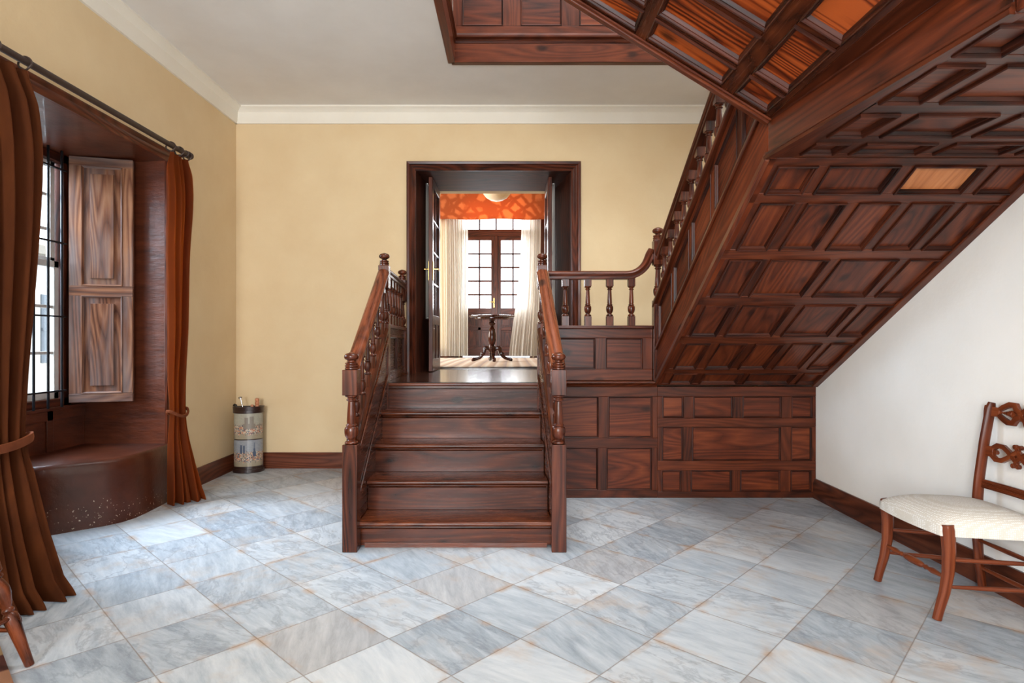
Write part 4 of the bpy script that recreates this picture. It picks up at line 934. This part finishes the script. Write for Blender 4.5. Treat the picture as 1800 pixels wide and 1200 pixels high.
m.box(0, (p1-p0).length, -.008, .004, .60, .655, Mr2); m.build('rim', 'darkbrown', us, bevel=.002)
def picture(z0, z1, mat, towers, tm):
    m = MB(); n = 28
    vs = []; gs = []
    for z in (z0, z1):
        for k in range(n+1): t = .05+.90*k/n; p = up_(t, .0025); vs.append((p.x, p.y, z)); gs.append((t, 0, 0 if z == z0 else 1))
    m.add(vs, [(i, i+1, n+2+i, n+1+i) for i in range(n)], gs); m.g = [Vector(g_)+Vector((z0*7, 0, 0)) for g_ in gs]
    m.cur = 1
    for (t0, t1, a, b) in towers:
        vs = []
        for z in (z0+(z1-z0)*a, z0+(z1-z0)*b):
            for k in range(5): p = up_(t0+(t1-t0)*k/4*(1 if z < 9 else 1), .0034); vs.append((p.x, p.y, z))
        m.add(vs, [(i, i+1, 6+i, 5+i) for i in range(4)])
    return m.build('picture', [mat, tm], us)
picture(.335, .588, 'scene1', [(.46, .54, .5, .84), (.57, .66, .5, .88), (.43, .70, .40, .60), (.82, .825, .5, .8), (.74, .9, .5, .56)], 'towerstone')
picture(.065, .325, 'scene2', [(.36, .41, .5, .82), (.43, .47, .52, .80), (.64, .71, .38, .56), (.655, .695, .56, .68), (.668, .682, .68, .9)], 'towerblue')
def umb(name, label, t, off_, ztop, kind):
    p = uc+ex*t+ey*off_
    r = thing(name, label, 'umbrella', (p.x, p.y, .622), 'umbrellas in the corner stand')
    if kind == 'wood':
        m = MB(); m.lathe([(.012, .622), (.012, .635), (.019, .64), (.020, .66), (.016, .667), (.020, .674), (.020, .695), (.016, .70), (.020, .706), (.021, .722), (.015, .732), (.0, .735)], (p.x, p.y, 0), seg=16); m.build('handle', 'handlewood', r)
    elif kind == 'chrome':
        m = MB(); m.tube([(p.x, p.y, .622), (p.x-.026, p.y, .735)], .006, 10, up=(0, 1, 0)); m.lathe([(.0, 0), (.018, .002), (.02, .01), (.014, .018), (.0, .02)], (p.x-.027, p.y, .732), (-.3, 0, 1), 16); m.build('handle', 'chrome', r)
    elif kind == 'black':
        m = MB(); m.tube([(p.x, p.y, .622), (p.x-.004, p.y, .65), (p.x-.012, p.y, .668), (p.x-.026, p.y, .672), (p.x-.034, p.y, .66)], .010, 10, up=(0, 1, 0)); m.build('handle', 'blackplastic', r)
    else:
        m = MB(); m.lathe([(.013, .622), (.015, .66), (.011, .67), (.0, .672)], (p.x, p.y, 0), seg=14); m.build('handle', 'handlewood', r)
umb('umbrella', 'umbrella with a pale turned wooden handle standing tallest in the corner stand', .085, .04, .735, 'wood')
umb('umbrella', 'umbrella with a thin chrome knob handle in the corner stand', -.045, .04, .735, 'chrome')
umb('umbrella', 'umbrella with a black curved handle at the left end of the stand', -.105, .03, .67, 'black')
umb('umbrella', 'short wooden handled umbrella in the stand beside the tall wooden handle', .04, .05, .67, 'short')

# ------------------------------------------------------------------ chair against the right wall
ch = thing('side_chair', 'carved ladder-back chair with cream woven seat against the white right wall', 'chair', (2.22, 2.93, 0))
fy = (2.765, 3.215); ry = (2.70, 3.085)          # front and rear leg positions along the wall
sqp = lambda w_, d_: [(-w_, -d_), (w_, -d_), (w_, d_), (-w_, d_)]
for y in fy:
    m = MB(); pth = [(1.985, y, .0), (1.998, y, .05), (2.022, y, .13), (2.038, y, .22), (2.042, y, .32), (2.036, y, .42), (2.034, y, .446)]
    rr_ = [(.027*math.cos(a), .023*math.sin(a)) for a in [math.pi/4+math.pi/2*k+o_ for k in range(4) for o_ in (-.35, .35)]]
    m.sweep(rr_, pth, up=(0, 1, 0.0), scale=[.78, .82, .92, 1.02, 1.12, 1.22, 1.1]); m.build('leg', 'chair', ch, bevel=.003)
for y in ry:
    s_ = 1 if y > 2.9 else -1
    m = MB(); pth = [(2.462, y+.01*s_, .0), (2.440, y+.005*s_, .15), (2.425, y, .30), (2.425, y, .45), (2.432, y-.004*s_, .58), (2.455, y-.01*s_, .78), (2.482, y-.016*s_, .955), (2.488, y-.018*s_, .985)]
    m.sweep([(.027*math.cos(a), .019*math.sin(a)) for a in [math.pi/4+math.pi/2*k+o_ for k in range(4) for o_ in (-.4, .4)]], pth, up=(0, 1, 0), scale=[.8, .9, 1, 1.05, 1, .98, .95, .7]); m.build('leg', 'chair', ch, bevel=.003)
def rodp(a, b, r, name='stretcher'):
    a, b = Vector(a), Vector(b); m = MB(); m.tube([a+(b-a)*k/6 for k in range(7)], r, 10, up=(.02, .01, 1), scale=[.8, .95, 1.1, 1.2, 1.1, .95, .8]); m.build(name, 'chair', ch)
for k in (0, 1):
    rodp((2.03, fy[k], .155), (2.435, ry[k], .155), .0095); rodp((2.04, fy[k], .280), (2.425, ry[k], .280), .0095)
rodp((2.44, ry[0], .125), (2.44, ry[1], .125), .010); rodp((2.425, ry[0], .27), (2.425, ry[1], .27), .010)
m = MB(); Lf = fy[1]-fy[0]
m.lathe([(.008, 0), (.010, .04), (.015, .09), (.008, .12), (.013, .135), (.008, .15), (.014, .165), (.017, .19), (.0185, Lf/2)]+[(r, Lf-z) for r, z in [(.017, .19), (.014, .165), (.008, .15), (.013, .135), (.008, .12), (.015, .09), (.010, .04), (.008, 0)]], (2.03, fy[0], .195), (0, 1, 0), 14); m.build('stretcher', 'chair', ch)
m = MB()                                            # seat frame rails
m.hexa([(2.02, fy[0], .397), (2.02, fy[1], .397), (2.425, ry[1], .397), (2.425, ry[0], .397), (2.02, fy[0], .43), (2.02, fy[1], .43), (2.425, ry[1], .43), (2.425, ry[0], .43)][::1], 1); m.build('seat_frame', 'seatcloth', ch, bevel=.008)
m = MB()                                            # domed woven seat
def seatfn(u, v):
    X0 = 2.0+.455*v; ya = fy[0]-.012+(ry[0]-.03-fy[0])*v*.9; yb = fy[1]+.012+(ry[1]+.03-fy[1])*v
    a, b = 2*u-1, 2*v-1
    e = max(abs(a), abs(b)); bulge = (1-abs(a)**3.2)*(1-abs(b)**3.2)
    z = .435+.075*max(0, bulge)**.55
    y = (ya+yb)/2+(yb-ya)/2*a*(1-.03*(abs(b)**6)); x = X0+.018*(1-a*a)*(-1 if b < 0 else .3)*abs(b)
    return Vector((x, y, z))
N1 = 36; m.grid(seatfn, N1, N1); vb = len(m.v); rim = [i for i in range(N1+1)]+[N1+(N1+1)*j for j in range(1, N1+1)]+[(N1+1)*N1+i for i in range(N1-1, -1, -1)]+[(N1+1)*j for j in range(N1-1, 0, -1)]
low = []; g0 = m.g[0]-m.v[0]
for i in rim: q = m.v[i]+Vector((0, 0, -.042)); low.append(len(m.v)); m.v.append(q); m.g.append(q+g0); m.b.append(m.b[0])
for k in range(len(rim)): k2 = (k+1) % len(rim); m.f.append((rim[k2], rim[k], low[k], low[k2])); m.mi.append(0)
m.build('seat', 'seatcloth', ch, angle=80)
def slat(zc, kind):
    f = (zc-.45)/.53; xs = 2.43+.055*max(0, f)**1.1; sl_ = .12
    y0, y1 = ry[0]-.012, ry[1]+.012; mid = (y0+y1)/2; half = (y1-y0)/2
    P = lambda a, b: (xs+b*sl_-.012*(1-(a/half)**2)*-1, mid+a, zc+b)
    m = MB(); band = [(-.008, -.012), (.008, -.012), (.008, .012), (-.008, .012)]; b2 = [(a*1.0, b*1.1) for a, b in band]
    def strip(pts, w_=.012, sc=None): m.sweep([(-.009, -w_), (.009, -w_), (.011, 0), (.009, w_), (-.009, w_)], [P(a, b) for a, b in pts], up=(.12, 0.0, 1) if abs(pts[-1][0]-pts[0][0]) > abs(pts[-1][1]-pts[0][1]) else (0, 1, 0), scale=sc)
    for s_ in (-1, 1):
        if kind == 'top':
            strip([(s_*half, 0), (s_*(half-.055), 0), (s_*(half-.085), .0)], .024, [1.25, 1.0, .9])
            for t in (-1, 1): strip([(s_*(half-.07), t*.008), (s_*(half-.10), t*.028), (s_*(half-.135), t*.045), (s_*(half-.165), t*.044), (s_*.028, t*.024), (s_*.0, t*.010)], .012, [.8, 1, 1.1, 1.1, 1.1, 1])
            for k in range(5): a = half-.10-.014*k; m.lathe([(.0, -.010), (.004+.0035*k, -.006), (.004+.0035*k, .006), (0, .010)], P(s_*a, 0), (0, 1, 0), 10)
        elif kind == 'mid':
            strip([(s_*half, 0), (s_*(half-.04), 0), (s_*(half-.075), 0)], .022, [1.1, 1.25, 1.1])
            for t in (-1, 1): strip([(s_*(half-.06), t*.014), (s_*(half-.09), t*.036), (s_*(half-.125), t*.034), (s_*(half-.155), t*.016), (s_*.0, -t*.022)], .0115)
            m.lathe([(.0, -.009), (.012, -.008), (.012, .008), (.0, .009)], P(s_*(half-.085), .0), (1, 0, 0), 12)
    if kind == 'top': m.lathe([(.0, -.010), (.016, -.009), (.016, .009), (.0, .010)], P(0, 0), (1, 0, 0), 14)
    if kind == 'mid':
        for a, b in ((0, .036), (.014, .046), (-.014, .046), (0, -.036), (.014, -.046), (-.014, -.046)): m.lathe([(.0, -.009), (.012, -.008), (.012, .008), (.0, .009)], P(a, b), (1, 0, 0), 12)
    if kind == 'bar':
        n_ = [(-half+2*half*k/10, 0) for k in range(11)]
        strip(n_, .022)
        for b in (-.013, 0, .013): m.tube([(P(a, b)[0]-.010, P(a, b)[1], P(a, b)[2]) for a, _ in n_], .0042, 8)
    m.build('back_slat', 'chair', ch, bevel=.0015 if kind != 'bar' else 0)
slat(.938, 'top'); slat(.735, 'mid'); slat(.565, 'bar')

# ------------------------------------------------------------------ turned chair at the left edge (only a leg is in the picture)
wc_ = thing('wooden_chair', 'brown wooden chair with a splayed turned leg at the bottom left corner', 'chair', (-2.33, 2.15, 0))
def tleg(a, b, nm='leg'):
    a, b = Vector(a), Vector(b); L = (b-a).length; m = MB()
    m.lathe([(r*.9, z*L) for r, z in ((.017, 0), (.018, .01), (.021, .15), (.027, .34), (.031, .43), (.028, .475), (.019, .495), (.024, .51), (.024, .525), (.018, .54), (.025, .58), (.035, .66), (.036, .71), (.028, .77), (.021, .80), (.03, .815), (.03, .83), (.022, .845), (.034, .865), (.036, .94), (.03, .99), (.02, 1))], a, b-a, 20); return m.build(nm, 'railwood', wc_)
tleg((-1.935, 2.375, 0), (-2.085, 2.35, .44)); tleg((-1.98, 1.93, .011), (-2.10, 2.02, .44)); tleg((-2.66, 2.40, 0), (-2.54, 2.34, .44)); tleg((-2.64, 1.95, .0), (-2.53, 2.03, .44))
for a, b in (((-1.985, 2.367, .145), (-2.62, 2.39, .145)), ((-2.015, 1.957, .16), (-2.605, 1.98, .16)), ((-1.995, 2.36, .2), (-2.02, 1.965, .2)), ((-2.60, 2.375, .2), (-2.6, 1.985, .2))):
    m = MB(); m.tube([Vector(a)+(Vector(b)-Vector(a))*k/6 for k in range(7)], .010, 10, up=(.02, .01, 1), scale=[.8, .95, 1.1, 1.25, 1.1, .95, .8]); m.build('stretcher', 'railwood', wc_)
m = MB(); poly = [(-2.315+.262*math.copysign(abs(math.cos(a))**.6, math.cos(a)), 2.185+.245*math.copysign(abs(math.sin(a))**.6, math.sin(a))) for a in [2*math.pi*k/40 for k in range(40)]]
m.prism(poly, .44, .475, axis=0); m.build('seat', 'railwood', wc_, bevel=.010)
for k in range(5): m = MB(); y = 2.0+.09*k; m.tube([(-2.53, y, .47), (-2.60, y, .70), (-2.655, y, .90)], .011, 10, up=(0, 1, 0), scale=[.8, 1.15, .8]); m.build('spindle', 'railwood', wc_)
m = MB(); m.sweep([(-.014, -.035), (.014, -.035), (.014, .03), (0, .04), (-.014, .03)], [(-2.62, 1.93, .92), (-2.655, 2.05, .93), (-2.665, 2.18, .93), (-2.655, 2.31, .93), (-2.62, 2.43, .92)]); m.build('top_rail', 'railwood', wc_)
# striped rug whose corner edge shows at the bottom left
m = MB(); ra = Vector((.7254, -.6884, 0)); rb = Vector((-.6884, -.7254, 0)); rp = Vector((-2.21, 2.546, .006))
m.add([rp, rp+ra*1.9, rp+ra*1.7+rb*.6, rp+rb*.6], [(3, 2, 1, 0)], [(0, 0, 0), (1.9, 0, 0), (1.9, 1.0, 0), (0, 1.0, 0)]); m.g = [Vector(q) for q in ((0, 0, 0), (1.7, 0, 0), (1.7, .6, 0), (0, .6, 0))]
tag(m.build('rug', 'rugnear', None, solid=.008), 'cream and dark red striped rug edge at the bottom left corner', 'rug')

# ------------------------------------------------------------------ outside the left window
struct(B(-30, -3.62, -12, 30, -.6, -.5), 'ground', 'ground')
hs_ = thing('neighbour_house', 'pale house across the street seen through the barred left window', 'house', (-11, 8, -.5))
m = MB(); m.box(-13, -11, 4.0, 22, -.5, 3.3); m.build('wall', 'skyhouse', hs_)
for y in (6, 8.6, 11.2, 13.8, 16.4): m = MB(); m.box(-11.0, -10.97, y, y+1.0, .8, 2.4); m.box(-10.98, -10.94, y+.47, y+.53, .8, 2.4); m.box(-10.98, -10.94, y, y+1.0, 1.55, 1.62); m.build('window', 'housewin', hs_)
m = MB(); m.box(-13.2, -10.7, 3.8, 22.2, 3.3, 3.5); m.build('roof', 'ground', hs_)
